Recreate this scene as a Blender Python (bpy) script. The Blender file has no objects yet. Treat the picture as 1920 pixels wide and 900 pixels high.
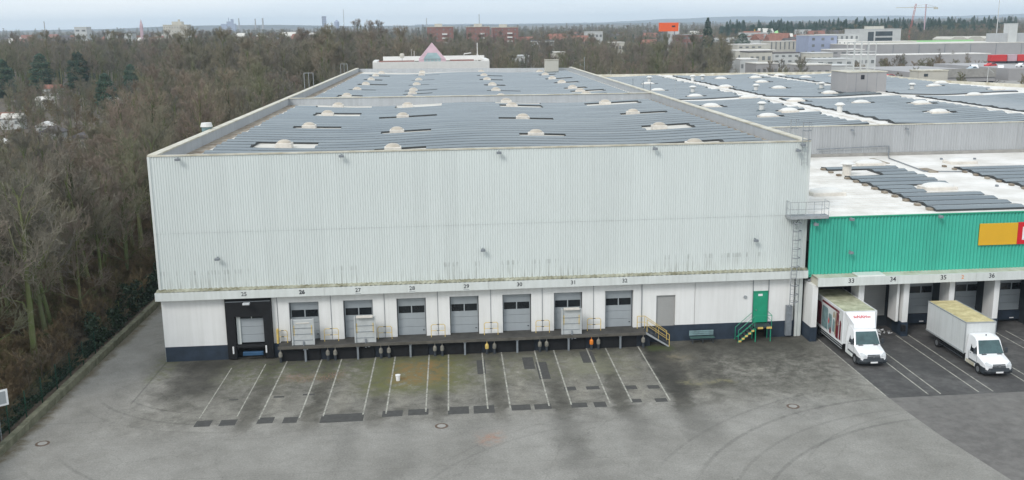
import bpy, math, random
import numpy as np
from mathutils import Vector, Matrix
random.seed(7); rng = np.random.default_rng(11)
S = bpy.context.scene
COL = S.collection
rad = math.radians

# ------------------------------------------------------------------ camera
yaw, pit, rol = .09135, .21198, -.01227
fw = Vector((math.sin(yaw)*math.cos(pit), math.cos(yaw)*math.cos(pit), -math.sin(pit)))
r0 = Vector((math.cos(yaw), -math.sin(yaw), 0)); u0 = r0.cross(fw)
rr = r0*math.cos(rol) + u0*math.sin(rol); uu = -r0*math.sin(rol) + u0*math.cos(rol)
cd = bpy.data.cameras.new('camera'); cam = bpy.data.objects.new('camera', cd); COL.objects.link(cam)
M = Matrix((rr, uu, -fw)).transposed().to_4x4(); M.translation = Vector((19.428, -71.875, 24.008))
cam.matrix_world = M
cd.sensor_width = 36; cd.lens = 36*1841.66/1920; cd.clip_start = .5; cd.clip_end = 40000
S.camera = cam
# ------------------------------------------------------------------ world, sun, exposure
SUN_EL, SUN_AZ = 40, 222          # azimuth clockwise from +Y
w = bpy.data.worlds.new('World'); S.world = w; w.use_nodes = True
nt = w.node_tree; nt.nodes.clear()
out = nt.nodes.new('ShaderNodeOutputWorld'); bg = nt.nodes.new('ShaderNodeBackground')
sky = nt.nodes.new('ShaderNodeTexSky'); sky.sky_type = 'NISHITA'; sky.sun_disc = False
sky.sun_elevation = rad(SUN_EL); sky.sun_rotation = rad(SUN_AZ); sky.dust_density = 1.5; sky.air_density = 1.2
tc = nt.nodes.new('ShaderNodeTexCoord'); sep = nt.nodes.new('ShaderNodeSeparateXYZ')
nt.links.new(tc.outputs['Generated'], sep.inputs[0])
# cloud deck: stratus seen edge-on, stretched horizontally
mp = nt.nodes.new('ShaderNodeMapping'); mp.inputs['Scale'].default_value = (1.5, 1.5, 14)
nz = nt.nodes.new('ShaderNodeTexNoise'); nz.inputs['Scale'].default_value = 1.6; nz.inputs['Detail'].default_value = 5
nt.links.new(tc.outputs['Generated'], mp.inputs[0]); nt.links.new(mp.outputs[0], nz.inputs['Vector'])
cr = nt.nodes.new('ShaderNodeValToRGB')
cr.color_ramp.elements[0].position = .3; cr.color_ramp.elements[0].color = (7.5, 8.6, 9.6, 1)
cr.color_ramp.elements[1].position = .68; cr.color_ramp.elements[1].color = (9.9, 10.3, 10.5, 1)
nt.links.new(nz.outputs['Fac'], cr.inputs[0])
mx = nt.nodes.new('ShaderNodeMix'); mx.data_type = 'RGBA'; mx.inputs['Factor'].default_value = .9
nt.links.new(sky.outputs[0], mx.inputs['A']); nt.links.new(cr.outputs[0], mx.inputs['B'])
nt.links.new(mx.outputs['Result'], bg.inputs[0]); bg.inputs[1].default_value = .1
nt.links.new(bg.outputs[0], out.inputs[0])
ld = bpy.data.lights.new('sun', 'SUN'); ld.energy = 1.5; ld.angle = rad(18); ld.color = (1, .965, .92)
sun = bpy.data.objects.new('sun', ld); COL.objects.link(sun)
sd = Vector((math.sin(rad(SUN_AZ))*math.cos(rad(SUN_EL)), math.cos(rad(SUN_AZ))*math.cos(rad(SUN_EL)), math.sin(rad(SUN_EL))))
sun.rotation_euler = sd.to_track_quat('Z', 'Y').to_euler(); sun.location = (0, -60, 80)
S.view_settings.view_transform = 'Standard'; S.view_settings.look = 'None'
S.view_settings.exposure = 0.22; S.view_settings.gamma = 1
try:
    S.cycles.use_denoising = True; S.cycles.max_bounces = 6; S.cycles.volume_bounces = 1
    S.cycles.transparent_max_bounces = 8
except Exception: pass

SK = .031                              # the side walls stand at 88 degrees to the facade
def sk(x, y, z=0): return (x + SK*y, y, z)

# ------------------------------------------------------------------ materials
def nodes_of(name):
    m = bpy.data.materials.new(name); m.use_nodes = True
    return m, m.node_tree, m.node_tree.nodes['Principled BSDF']
def mat(name, c, rough=.7, var=.12, scale=2.0, bump=0., metal=0., rnd=None, streak=0., c2=None, spec=None, stretch=None):
    """noise-mottled surface; rnd = list of colours chosen per object; c2 = second colour in blotches"""
    m, t, b = nodes_of(name)
    b.inputs['Roughness'].default_value = rough; b.inputs['Metallic'].default_value = metal
    if spec is not None: b.inputs['Specular IOR Level'].default_value = spec
    g = t.nodes.new('ShaderNodeNewGeometry')
    n = t.nodes.new('ShaderNodeTexNoise'); n.inputs['Scale'].default_value = scale; n.inputs['Detail'].default_value = 6
    n.inputs['Roughness'].default_value = .62
    src = g.outputs['Position']
    if stretch:
        q = t.nodes.new('ShaderNodeMapping'); q.inputs['Scale'].default_value = stretch
        t.links.new(src, q.inputs[0]); src = q.outputs[0]
    t.links.new(src, n.inputs['Vector'])
    ramp = t.nodes.new('ShaderNodeValToRGB')
    lo = [x*(1-var) for x in c]; hi = [min(1, x*(1+var)) for x in c]
    if c2: lo = list(c2)
    ramp.color_ramp.elements[0].position = .32; ramp.color_ramp.elements[0].color = (*lo, 1)
    ramp.color_ramp.elements[1].position = .66; ramp.color_ramp.elements[1].color = (*hi, 1)
    t.links.new(n.outputs['Fac'], ramp.inputs[0]); col = ramp.outputs[0]
    if rnd:
        oi = t.nodes.new('ShaderNodeObjectInfo'); r2 = t.nodes.new('ShaderNodeValToRGB')
        e = r2.color_ramp.elements
        while len(e) < len(rnd): e.new(.5)
        for i, k in enumerate(rnd):
            e[i].position = i/(len(rnd)-1); e[i].color = (*k, 1)
        t.links.new(oi.outputs['Random'], r2.inputs[0])
        mm = t.nodes.new('ShaderNodeMix'); mm.data_type = 'RGBA'; mm.blend_type = 'MULTIPLY'; mm.inputs['Factor'].default_value = 1
        t.links.new(col, mm.inputs['A']); t.links.new(r2.outputs[0], mm.inputs['B']); col = mm.outputs['Result']
    if streak:
        mp = t.nodes.new('ShaderNodeMapping'); mp.inputs['Scale'].default_value = (3.2, 3.2, .16)
        n2 = t.nodes.new('ShaderNodeTexNoise'); n2.inputs['Scale'].default_value = 1.2; n2.inputs['Detail'].default_value = 5
        t.links.new(g.outputs['Position'], mp.inputs[0]); t.links.new(mp.outputs[0], n2.inputs['Vector'])
        r3 = t.nodes.new('ShaderNodeValToRGB')
        r3.color_ramp.elements[0].position = .3; r3.color_ramp.elements[0].color = (1-streak, 1-streak, 1-streak*1.1, 1)
        r3.color_ramp.elements[1].position = .62; r3.color_ramp.elements[1].color = (1, 1, 1, 1)
        t.links.new(n2.outputs['Fac'], r3.inputs[0])
        mm = t.nodes.new('ShaderNodeMix'); mm.data_type = 'RGBA'; mm.blend_type = 'MULTIPLY'; mm.inputs['Factor'].default_value = 1
        t.links.new(col, mm.inputs['A']); t.links.new(r3.outputs[0], mm.inputs['B']); col = mm.outputs['Result']
    t.links.new(col, b.inputs['Base Color'])
    if bump:
        bp = t.nodes.new('ShaderNodeBump'); bp.inputs['Strength'].default_value = bump; bp.inputs['Distance'].default_value = .05
        t.links.new(n.outputs['Fac'], bp.inputs['Height']); t.links.new(bp.outputs[0], b.inputs['Normal'])
    return m
K = {}
K['clad'] = mat('pale_metal_cladding', (.66, .705, .69), .5, .02, .12, streak=.03)
K['cladgrey'] = mat('grey_metal_cladding', (.40, .41, .42), .5, .04, .25, streak=.10)
K['green'] = mat('green_metal_cladding', (.055, .45, .335), .45, .05, .3, streak=.05)
K['white'] = mat('white_plaster', (.80, .80, .785), .8, .03, .5, streak=.08)
K['navy'] = mat('dark_blue_plinth', (.022, .035, .055), .6, .3, 1.0)
K['trim'] = mat('pale_trim', (.66, .69, .67), .5, .04, .6, streak=.10)
K['mossroof'] = mat('mossy_canopy_roof', (.34, .34, .27), .8, .3, 1.2, c2=(.15, .14, .08))
K['cap'] = mat('parapet_cap', (.60, .58, .50), .5, .08, .8, c2=(.42, .38, .28))
K['parapet'] = mat('parapet_inside', (.42, .44, .46), .6, .06, .4, streak=.12)
K['gutter'] = mat('gutter_sediment', (.30, .27, .22), .9, .3, .9, c2=(.13, .085, .05))
K['roofmem'] = mat('roof_membrane_grey', (.60, .58, .53), .8, .12, .5)
K['roofwhite'] = mat('roof_membrane_white', (.78, .765, .735), .7, .04, .35, c2=(.60, .575, .53))
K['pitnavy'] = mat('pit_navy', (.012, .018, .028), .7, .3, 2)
K['cranered'] = mat('crane_red', (.42, .12, .10), .6, .1, 1)  # distance haze mixed into the crane's red
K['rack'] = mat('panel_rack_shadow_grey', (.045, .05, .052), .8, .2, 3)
K['bump'] = mat('bumper_grey', (.21, .20, .17), .8, .3, 4)
K['beam'] = mat('platform_edge', (.095, .088, .075), .85, .3, 1.5)
K['lev'] = mat('leveller_grey', (.47, .49, .49), .5, .08, 3)
K['navygreen'] = mat('bench_green', (.035, .085, .075), .6, .2, 3)
K['dome'] = mat('cream_dome', (.46, .41, .34), .4, .15, 1.0)
K['domew'] = mat('white_dome', (.70, .69, .66), .35, .04, 1.0)
K['curb'] = mat('curb', (.66, .62, .56), .7, .12, 2)
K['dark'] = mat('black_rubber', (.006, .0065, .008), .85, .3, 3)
K['door'] = mat('door_grey', (.34, .37, .39), .45, .04, .8, streak=.05)
K['glass'] = mat('dark_glass', (.012, .015, .018), .12, .2, 1)
K['screen'] = mat('windscreen_glass', (.055, .10, .105), .06, .25, 1.5)
K['steel'] = mat('grey_steel', (.20, .22, .24), .5, .15, 3)
K['galv'] = mat('galvanised', (.33, .35, .36), .5, .1, 3)
K['yellow'] = mat('yellow_paint', (.66, .48, .14), .5, .2, 5)
K['orange'] = mat('orange_paint', (.75, .22, .02), .5, .15, 5)
K['deck'] = mat('platform_deck', (.055, .052, .047), .85, .3, 1.4)
K['concrete'] = mat('concrete', (.30, .29, .27), .85, .15, 1.2, bump=.2)
K['kerb'] = mat('mossy_kerb', (.15, .145, .10), .9, .3, 1.6, bump=.3, c2=(.085, .09, .055))
K['shutter'] = mat('shutter_grey', (.36, .36, .35), .5, .05, 1)
K['greenp'] = mat('green_paint', (.015, .30, .17), .45, .08, 2)
K['blue'] = mat('blue_leveller', (.028, .085, .17), .5, .2, 2)
K['truck'] = mat('truck_white', (.80, .81, .82), .22, .02, 1)
K['boxside'] = mat('truck_box_side', (.66, .68, .68), .4, .04, .8, streak=.10)
K['trucktop'] = mat('truck_roof_dirty', (.60, .52, .29), .7, .1, 1.4, c2=(.40, .33, .16))
K['trucktop2'] = mat('truck_roof_algae', (.52, .52, .38), .7, .1, 1.4, c2=(.26, .27, .17))
K['plastic'] = mat('grey_plastic', (.035, .042, .05), .6, .15, 3)
K['tyre'] = mat('tyre', (.015, .015, .016), .85, .2, 5)
K['rim'] = mat('rim', (.22, .23, .24), .4, .1, 5, metal=.4)
K['lamp'] = mat('lamp_glass', (.55, .57, .58), .15, .1, 5)
K['red'] = mat('red_print', (.60, .02, .03), .5, .05, 2)
K['maroon'] = mat('maroon_print', (.16, .012, .022), .5, .3, 2)
K['teal'] = mat('teal_print', (.18, .27, .28), .5, .3, 2)
K['skin'] = mat('tan_print', (.34, .27, .17), .5, .4, 3)
K['signyellow'] = mat('sign_yellow', (.72, .40, .02), .45, .03, 1)
K['signred'] = mat('sign_red', (.62, .01, .02), .45, .03, 1)
K['signwhite'] = mat('sign_white', (.82, .82, .82), .5, .02, 1)
K['ink'] = mat('black_paint', (.02, .022, .03), .6, .2, 4)
K['line'] = mat('road_line_worn', (.42, .41, .36), .8, .1, 2.6, c2=(.16, .155, .135))
K['patch'] = mat('asphalt_patch', (.060, .059, .056), .9, .2, 3)
K['cracks'] = mat('manhole_iron', (.11, .075, .055), .8, .2, 4)
K['fencegreen'] = mat('fence_green', (.012, .055, .035), .5, .2, 3)
K['leaf'] = mat('ivy_leaf', (.026, .050, .026), .65, .4, 1.5, rnd=[(.8, .8, .8), (1.1, 1.15, 1)])
K['needle'] = mat('needles', (.034, .085, .055), .7, .4, .6, rnd=[(.8, .85, .8), (1.15, 1.1, 1)])
K['bark'] = mat('bark_mossy', (.115, .11, .072), .9, .3, 1.5, c2=(.095, .12, .045), rnd=[(.75, .75, .8), (1.0, 1.15, .8), (1.3, 1.2, 1.1)])
K['twig'] = mat('twigs', (.240, .217, .182), .9, .25, .25, rnd=[(1.0, .92, .88), (.86, .94, .68), (.72, .74, .74), (1.15, 1.0, .94), (1.0, 1.02, .80), (.9, .9, .92)])
K['twigdk'] = mat('bush_twigs', (.165, .138, .10), .9, .3, .6, rnd=[(.8, .8, .8), (1.3, 1.1, .85), (.85, 1.0, .6)])
K['brick'] = mat('brick_red', (.25, .135, .115), .85, .15, .5)  # red dulled towards brown, distance haze put into the colour
K['cream'] = mat('cream_render', (.52, .50, .44), .8, .08, .3, streak=.06)
K['pale'] = mat('pale_render', (.52, .53, .52), .8, .06, .3)
K['bluegrey'] = mat('bluegrey_panels', (.30, .34, .46), .6, .06, .3)
K['roofdark'] = mat('dark_roof_tiles', (.10, .09, .09), .8, .2, .6)
K['roofred'] = mat('red_roof_tiles', (.24, .11, .08), .8, .2, .6)
K['hall'] = mat('grey_hall_cladding', (.34, .33, .33), .6, .06, .2)
K['lime'] = mat('lime_green', (.38, .74, .32), .5, .05, .3)
K['orangesign'] = mat('orange_sign', (.85, .12, .02), .5, .04, .5)
K['bwin'] = mat('facade_window', (.045, .06, .07), .15, .3, .4)
K['bwin2'] = mat('far_window', (.17, .18, .18), .3, .3, .4)
K['pink'] = mat('pink_roof', (.48, .34, .38), .5, .1, .6)
K['greenglass'] = mat('greenish_glass', (.25, .34, .35), .15, .15, .6)
K['carcol'] = mat('car_paint', (.8, .8, .8), .25, .02, 1)
K['carred'] = mat('car_red', (.55, .03, .03), .25, .02, 1)
K['carsilver'] = mat('car_silver', (.38, .45, .50), .25, .05, 1)
K['haze'] = None

def sheets(m, width, amt, horiz=False):
    t = m.node_tree; N = t.nodes.new; L = t.links.new; b = t.nodes['Principled BSDF']; src = b.inputs['Base Color'].links[0].from_socket
    g = N('ShaderNodeNewGeometry'); mp = N('ShaderNodeMapping'); mp.inputs['Scale'].default_value = (1/width, .0001, .0001); L(g.outputs['Position'], mp.inputs[0])
    fl = N('ShaderNodeVectorMath'); fl.operation = 'FLOOR'; L(mp.outputs[0], fl.inputs[0])
    wn = N('ShaderNodeTexWhiteNoise'); L(fl.outputs[0], wn.inputs['Vector'])
    mr = N('ShaderNodeMapRange'); mr.inputs[3].default_value = 1-amt; mr.inputs[4].default_value = 1+amt*.4; L(wn.outputs['Value'], mr.inputs[0])
    cx_ = N('ShaderNodeCombineXYZ')
    for i in range(3): L(mr.outputs[0], cx_.inputs[i])
    k = N('ShaderNodeMix'); k.data_type = 'RGBA'; k.blend_type = 'MULTIPLY'; k.inputs['Factor'].default_value = 1
    L(src, k.inputs['A']); L(cx_.outputs[0], k.inputs['B']); L(k.outputs['Result'], b.inputs['Base Color'])
sheets(K['clad'], 1.1, .05); sheets(K['green'], 1.12, .07); sheets(K['cladgrey'], 1.2, .07); sheets(K['white'], 4.0, .04)
def ramp_mat(name, stops, scale=2, rough=.9, scale2=.03, var2=.3, bump=0, obj=False):
    m, t, b = nodes_of(name); b.inputs['Roughness'].default_value = rough
    g = t.nodes.new('ShaderNodeNewGeometry'); n = t.nodes.new('ShaderNodeTexNoise')
    n.inputs['Scale'].default_value = scale; n.inputs['Detail'].default_value = 8; n.inputs['Roughness'].default_value = .7
    n2 = t.nodes.new('ShaderNodeTexNoise'); n2.inputs['Scale'].default_value = scale2; n2.inputs['Detail'].default_value = 4
    t.links.new(g.outputs['Position'], n.inputs['Vector']); t.links.new(g.outputs['Position'], n2.inputs['Vector'])
    r = t.nodes.new('ShaderNodeValToRGB'); e = r.color_ramp.elements
    while len(e) < len(stops): e.new(.5)
    for i, (p, c) in enumerate(stops): e[i].position = p; e[i].color = (*c, 1)
    ma = t.nodes.new('ShaderNodeMath'); ma.operation = 'MULTIPLY_ADD'
    t.links.new(n2.outputs['Fac'], ma.inputs[0]); ma.inputs[1].default_value = var2; 
    ad = t.nodes.new('ShaderNodeMath'); ad.operation = 'SUBTRACT'; t.links.new(n.outputs['Fac'], ad.inputs[0]); ad.inputs[1].default_value = var2*.5
    t.links.new(ad.outputs[0], ma.inputs[2]); t.links.new(ma.outputs[0], r.inputs[0]); t.links.new(r.outputs[0], b.inputs['Base Color'])
    if bump:
        bp = t.nodes.new('ShaderNodeBump'); bp.inputs['Strength'].default_value = bump; bp.inputs['Distance'].default_value = .2
        t.links.new(n.outputs['Fac'], bp.inputs['Height']); t.links.new(bp.outputs[0], b.inputs['Normal'])
    return m
K['land'] = ramp_mat('land', [(.30, (.050, .048, .034)), (.45, (.10, .085, .062)), (.58, (.14, .11, .085)), (.72, (.13, .14, .07))], .35, scale2=.02, var2=.5, bump=.4)
K['litter'] = ramp_mat('leaf_litter', [(.30, (.050, .044, .030)), (.46, (.095, .076, .055)), (.60, (.145, .106, .078)), (.75, (.065, .080, .036))], 1.6, scale2=.08, var2=.5, bump=.5)
K['hill'] = ramp_mat('wooded_hills', [(.35, (.035, .045, .040)), (.5, (.060, .060, .050)), (.65, (.075, .070, .060))], .012, scale2=.002, var2=.4)

# yard asphalt with stains, written as masks in metres
def yard_material():
    m, t, b = nodes_of('yard_asphalt'); b.inputs['Roughness'].default_value = .85
    L = t.links.new; N = t.nodes.new
    g = N('ShaderNodeNewGeometry'); sp = N('ShaderNodeSeparateXYZ')
    warp = N('ShaderNodeTexNoise'); warp.inputs['Scale'].default_value = .55; warp.inputs['Detail'].default_value = 6; warp.inputs['Roughness'].default_value = .68
    L(g.outputs['Position'], warp.inputs['Vector'])
    vm = N('ShaderNodeVectorMath'); vm.operation = 'SUBTRACT'; L(warp.outputs['Color'], vm.inputs[0]); vm.inputs[1].default_value = (.5, .5, .5)
    vs = N('ShaderNodeVectorMath'); vs.operation = 'MULTIPLY_ADD'; L(vm.outputs[0], vs.inputs[0]); vs.inputs[1].default_value = (2.2, 2.6, 0)
    L(g.outputs['Position'], vs.inputs[2]); L(vs.outputs[0], sp.inputs[0])
    sp0 = N('ShaderNodeSeparateXYZ'); L(g.outputs['Position'], sp0.inputs[0])
    def M(op, a, c, cl=False):
        k = N('ShaderNodeMath'); k.operation = op; k.use_clamp = cl
        for i, v in enumerate((a, c)):
            if v is None: continue
            if isinstance(v, (int, float)): k.inputs[i].default_value = v
            else: L(v, k.inputs[i])
        return k.outputs[0]
    def U(s): return M('SUBTRACT', s.outputs[0], M('MULTIPLY', s.outputs[1], SK))
    ux, uy = U(sp), sp.outputs[1]; ux0, uy0 = U(sp0), sp0.outputs[1]
    def sm(v, a, c):
        k = N('ShaderNodeMapRange'); k.interpolation_type = 'SMOOTHSTEP'; k.inputs[1].default_value = a; k.inputs[2].default_value = c
        L(v, k.inputs[0]); return k.outputs[0]
    def box(x0, x1, y0, y1, s=.8, sx=None, hard=False):
        a, c = (ux0, uy0) if hard else (ux, uy); sx = sx or s
        k = M('MULTIPLY', sm(a, x0-sx, x0+sx), sm(a, x1+sx, x1-sx))
        return M('MULTIPLY', k, M('MULTIPLY', sm(c, y0-s, y0+s), sm(c, y1+s, y1-s)))
    n1 = N('ShaderNodeTexNoise'); n1.inputs['Scale'].default_value = .22; n1.inputs['Detail'].default_value = 9; n1.inputs['Roughness'].default_value = .66
    L(g.outputs['Position'], n1.inputs['Vector'])
    rp = N('ShaderNodeValToRGB'); e = rp.color_ramp.elements; e.new(.5)
    for i, (p, c) in enumerate([(.30, (.205, .197, .178)), (.5, (.262, .253, .232)), (.72, (.318, .308, .285))]): e[i].position = p; e[i].color = (*c, 1)
    L(n1.outputs['Fac'], rp.inputs[0]); col = rp.outputs[0]
    nf = N('ShaderNodeTexNoise'); nf.inputs['Scale'].default_value = 9; nf.inputs['Detail'].default_value = 5; L(g.outputs['Position'], nf.inputs['Vector'])
    def mul(col, fac, c, mode='MULTIPLY'):
        k = N('ShaderNodeMix'); k.data_type = 'RGBA'; k.blend_type = mode
        if isinstance(fac, (int, float)): k.inputs['Factor'].default_value = fac
        else: L(fac, k.inputs['Factor'])
        L(col, k.inputs['A'])
        if isinstance(c, tuple): k.inputs['B'].default_value = (*c, 1)
        else: L(c, k.inputs['B'])
        return k.outputs['Result']
    rf = N('ShaderNodeValToRGB'); rf.color_ramp.elements[0].position = .3; rf.color_ramp.elements[0].color = (.82, .82, .82, 1)
    rf.color_ramp.elements[1].position = .7; rf.color_ramp.elements[1].color = (1.12, 1.12, 1.12, 1); L(nf.outputs['Fac'], rf.inputs[0])
    col = mul(col, 1., rf.outputs[0])
    br = N('ShaderNodeTexNoise'); br.inputs['Scale'].default_value = 1.5; br.inputs['Detail'].default_value = 7; br.inputs['Roughness'].default_value = .75
    L(g.outputs['Position'], br.inputs['Vector']); patchy = sm(br.outputs['Fac'], .38, .62)
    col = mul(col, M('MULTIPLY', box(2.0, 49, -12.3, 1, 1.6), .62), (.60, .595, .565))
    # darker aprons near the wall, oil-dark strips in the trailer gaps
    col = mul(col, M('MULTIPLY', box(-1, 48.5, -2.6, 2, 1.6), .9), (.46, .455, .42))
    col = mul(col, M('MULTIPLY', box(1.6, 5.2, -8, 0, 1.2), .8), (.45, .45, .44))
    for k in range(8):
        x = 7.85 + 4*k + (0 if k else -.2)
        col = mul(col, M('MULTIPLY', box(x, x+1.1, -14, -1, 1.5, .3), (.75,.85,.65,.7,.85,.6,.85,.9)[k]), (.44, .43, .40))
        col = mul(col, M('MULTIPLY', box(x+1.5, x+2.6, -11.5, -3.5, 1.5, .5), (.3,.5,.55,.2,.6,.5,.6,.6)[k]), (1.34, 1.32, 1.27))
    for x0, x1, y1, a in ((14.2, 15.6, -19, .45), (17.2, 19.0, -21, .35), (22.0, 23.2, -20, .3), (27.6, 29.2, -21.5, .75), (31.8, 33.4, -19, .55), (35.5, 37.5, -18.5, .75), (38.5, 41.5, -9, .7)):
        col = mul(col, M('MULTIPLY', box(x0, x1, y1, -11, 2.2, .7), a), (.55, .55, .54))
    col = mul(col, M('MULTIPLY', box(35.6, 37.8, -11.5, -1, .7, .3), .8), (.42, .42, .42))
    col = mul(col, M('MULTIPLY', box(36.8, 40.6, -10.5, -1.2, .5, .4), .72), (.50, .49, .46))
    col = mul(col, M('MULTIPLY', box(40.2, 49.5, -5, 0, 2.2), .78), (.45, .45, .43))
    col = mul(col, M('MULTIPLY', M('MULTIPLY', box(38.5, 49.8, -10.5, -3, 2.6), patchy), .95), (.46, .455, .44))
    col = mul(col, M('MULTIPLY', box(41.2, 43.6, -8, -4.5, 1.0), .5), (1.3, 1.29, 1.26))
    col = mul(col, M('MULTIPLY', M('MULTIPLY', box(41.5, 45.5, -16.5, -11.5, 1.4), patchy), .5), (.60, .60, .60))
    col = mul(col, M('MULTIPLY', M('MULTIPLY', box(5, 34, -9, -1, 1.6), patchy), .5), (.62, .63, .58))
    mott = N('ShaderNodeTexNoise'); mott.inputs['Scale'].default_value = .8; mott.inputs['Detail'].default_value = 8; mott.inputs['Roughness'].default_value = .75; mott.inputs['Distortion'].default_value = .6
    L(g.outputs['Position'], mott.inputs['Vector']); rm = N('ShaderNodeValToRGB'); rm.color_ramp.elements[0].position = .36; rm.color_ramp.elements[0].color = (.56, .55, .52, 1)
    rm.color_ramp.elements[1].position = .60; rm.color_ramp.elements[1].color = (1.18, 1.17, 1.14, 1); L(mott.outputs['Fac'], rm.inputs[0])
    col = mul(col, M('ADD', M('MULTIPLY', box(0, 50, -13.5, 1, 2.0), .70), .22), rm.outputs[0])
    col = mul(col, M('MULTIPLY', box(1.4, 5.0, -7.5, -.5, 1.0), .6), (.55, .54, .53))
    # moss and rust in the middle bays
    col = mul(col, M('MULTIPLY', M('MULTIPLY', box(15.2, 22.4, -8.5, -1.2, 1.6), sm(br.outputs['Fac'], .28, .55)), .88), (.125, .13, .040), 'MIX')
    col = mul(col, M('MULTIPLY', M('MULTIPLY', box(17.2, 20.8, -7.0, -2.4, 1.0), sm(br.outputs['Fac'], .40, .60)), .8), (.24, .135, .05), 'MIX')
    col = mul(col, M('MULTIPLY', M('MULTIPLY', box(9.4, 13.6, -5.6, -3.9, .6), sm(nf.outputs['Fac'], .48, .60)), .9), (.30, .15, .09), 'MIX')
    col = mul(col, M('MULTIPLY', box(9.6, 12.4, -4.2, -2.2, .6), .5), (.45, .43, .42))
    col = mul(col, M('MULTIPLY', M('MULTIPLY', box(5, 16.5, -5.5, -1, 1.6), patchy), .7), (.10, .11, .048), 'MIX')
    col = mul(col, M('MULTIPLY', M('MULTIPLY', box(23.4, 34.8, -7.0, -1.4, 1.2), patchy), .55), (.16, .16, .10), 'MIX')
    col = mul(col, M('MULTIPLY', box(30, 32.6, -6.4, -3.0, .7), .45), (.23, .23, .16), 'MIX')
    col = mul(col, M('MULTIPLY', box(22.9, 24.3, -17.6, -16.2, .5), M('MULTIPLY', patchy, .6)), (.36, .17, .10), 'MIX')
    col = mul(col, M('MULTIPLY', box(36.2, 38.2, -2.2, -.8, .4), .7), (.055, .075, .018), 'MIX')
    col = mul(col, M('MULTIPLY', M('MULTIPLY', box(36.9, 41, -9.4, -8.6, .35), patchy), .7), (.25, .23, .13), 'MIX')
    col = mul(col, M('MULTIPLY', M('MULTIPLY', box(37, 39, -4.5, -3, .8), patchy), .5), (.26, .22, .14), 'MIX')
    # leaf dirt along the kerb, moss along the left wall
    col = mul(col, M('MULTIPLY', box(-5.6, -4.45, -40, 60, .9, .38), M('ADD', M('MULTIPLY', patchy, .4), .55)), (.105, .085, .045), 'MIX')
    col = mul(col, M('MULTIPLY', box(-.6, 1.0, -4.5, 60, .9, .4), M('MULTIPLY', patchy, .7)), (.12, .125, .06), 'MIX')
    # seam between the drive and the yard
    col = mul(col, M('MULTIPLY', box(-.02, .10, -8.5, 0, .3, .05, True), .55), (.4, .4, .4))
    col = mul(col, M('MULTIPLY', box(-5, -.8, -11.4, -11.3, .05, .8, True), .35), (.5, .5, .5))
    for yy in (-15.2, -20.4): col = mul(col, M('MULTIPLY', box(-3, 40, yy, yy+.07, .04, 2, True), .3), (.6, .6, .6))
    # scrubbed tyre arcs
    def arc(cx, cy, r, wd, a0x, a1x, amt):
        d = N('ShaderNodeCombineXYZ'); L(M('SUBTRACT', ux0, cx), d.inputs[0]); L(M('SUBTRACT', uy0, cy), d.inputs[1])
        ln = N('ShaderNodeVectorMath'); ln.operation = 'LENGTH'; L(d.outputs[0], ln.inputs[0])
        df = M('ABSOLUTE', M('SUBTRACT', ln.outputs['Value'], r), None)
        k = M('MULTIPLY', sm(df, wd, wd*.25), M('MULTIPLY', sm(ux0, a0x-1, a0x+1), sm(ux0, a1x+1.5, a1x-1.5)))
        return M('MULTIPLY', M('MULTIPLY', k, M('ADD', M('MULTIPLY', patchy, .5), .5)), amt)
    for a in ((6.5, -2.0, 8.8, .14, 0, 4.6, .6), (7.2, -1.5, 11.2, .17, -2.2, 6.2, .42), (7.5, -1.0, 13.0, .14, -3, 8, .25),
              (11, -8.0, 15.2, .16, -1.0, 9, .42), (11.6, -6.6, 18.6, .18, -3, 12, .28), (13, -6, 22.5, .15, -4, 14, .22),
              (51, -32, 18.5, .20, 35, 49.5, .50), (51.6, -32.6, 17.2, .16, 36, 49, .35), (52.5, -34, 17.0, .19, 38, 50, .48),
              (54, -36, 25.5, .16, 33, 48, .28), (33, -30.5, 15.5, .16, 20, 28, .25), (34, -30, 16.6, .14, 19, 29, .18), (53, -30, 14.2, .12, 41, 50, .3)):
        col = mul(col, arc(*a), (.42, .42, .42))
    ng_ = N('ShaderNodeTexNoise'); ng_.inputs['Scale'].default_value = 38; ng_.inputs['Detail'].default_value = 2; L(g.outputs['Position'], ng_.inputs['Vector'])
    rg = N('ShaderNodeValToRGB'); rg.color_ramp.elements[0].position = .35; rg.color_ramp.elements[0].color = (.80, .80, .80, 1); rg.color_ramp.elements[1].position = .65; rg.color_ramp.elements[1].color = (1.12, 1.12, 1.12, 1)
    L(ng_.outputs['Fac'], rg.inputs[0]); col = mul(col, 1., rg.outputs[0])
    vo = N('ShaderNodeTexVoronoi'); vo.feature = 'DISTANCE_TO_EDGE'; vo.inputs['Scale'].default_value = .11; L(vs.outputs[0], vo.inputs['Vector'])
    col = mul(col, M('MULTIPLY', sm(vo.outputs['Distance'], .005, .001), .3), (.45, .45, .44))
    L(col, b.inputs['Base Color'])
    bp = N('ShaderNodeBump'); bp.inputs['Strength'].default_value = .25; bp.inputs['Distance'].default_value = .02
    L(nf.outputs['Fac'], bp.inputs['Height']); L(bp.outputs[0], b.inputs['Normal'])
    return m
K['yard'] = yard_material()
K['yard3'] = ramp_mat('dark_dock_asphalt', [(.34, (.050, .048, .048)), (.5, (.072, .069, .068)), (.68, (.112, .108, .105))], .9, rough=.85, scale2=.2, var2=.5)
K['yard2'] = ramp_mat('darker_asphalt', [(.34, (.115, .108, .102)), (.5, (.148, .140, .132)), (.68, (.185, .176, .165))], 1.2, rough=.85, scale2=.12, var2=.5)
def clad_dirty():
    m = K['clad']; return m
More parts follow.
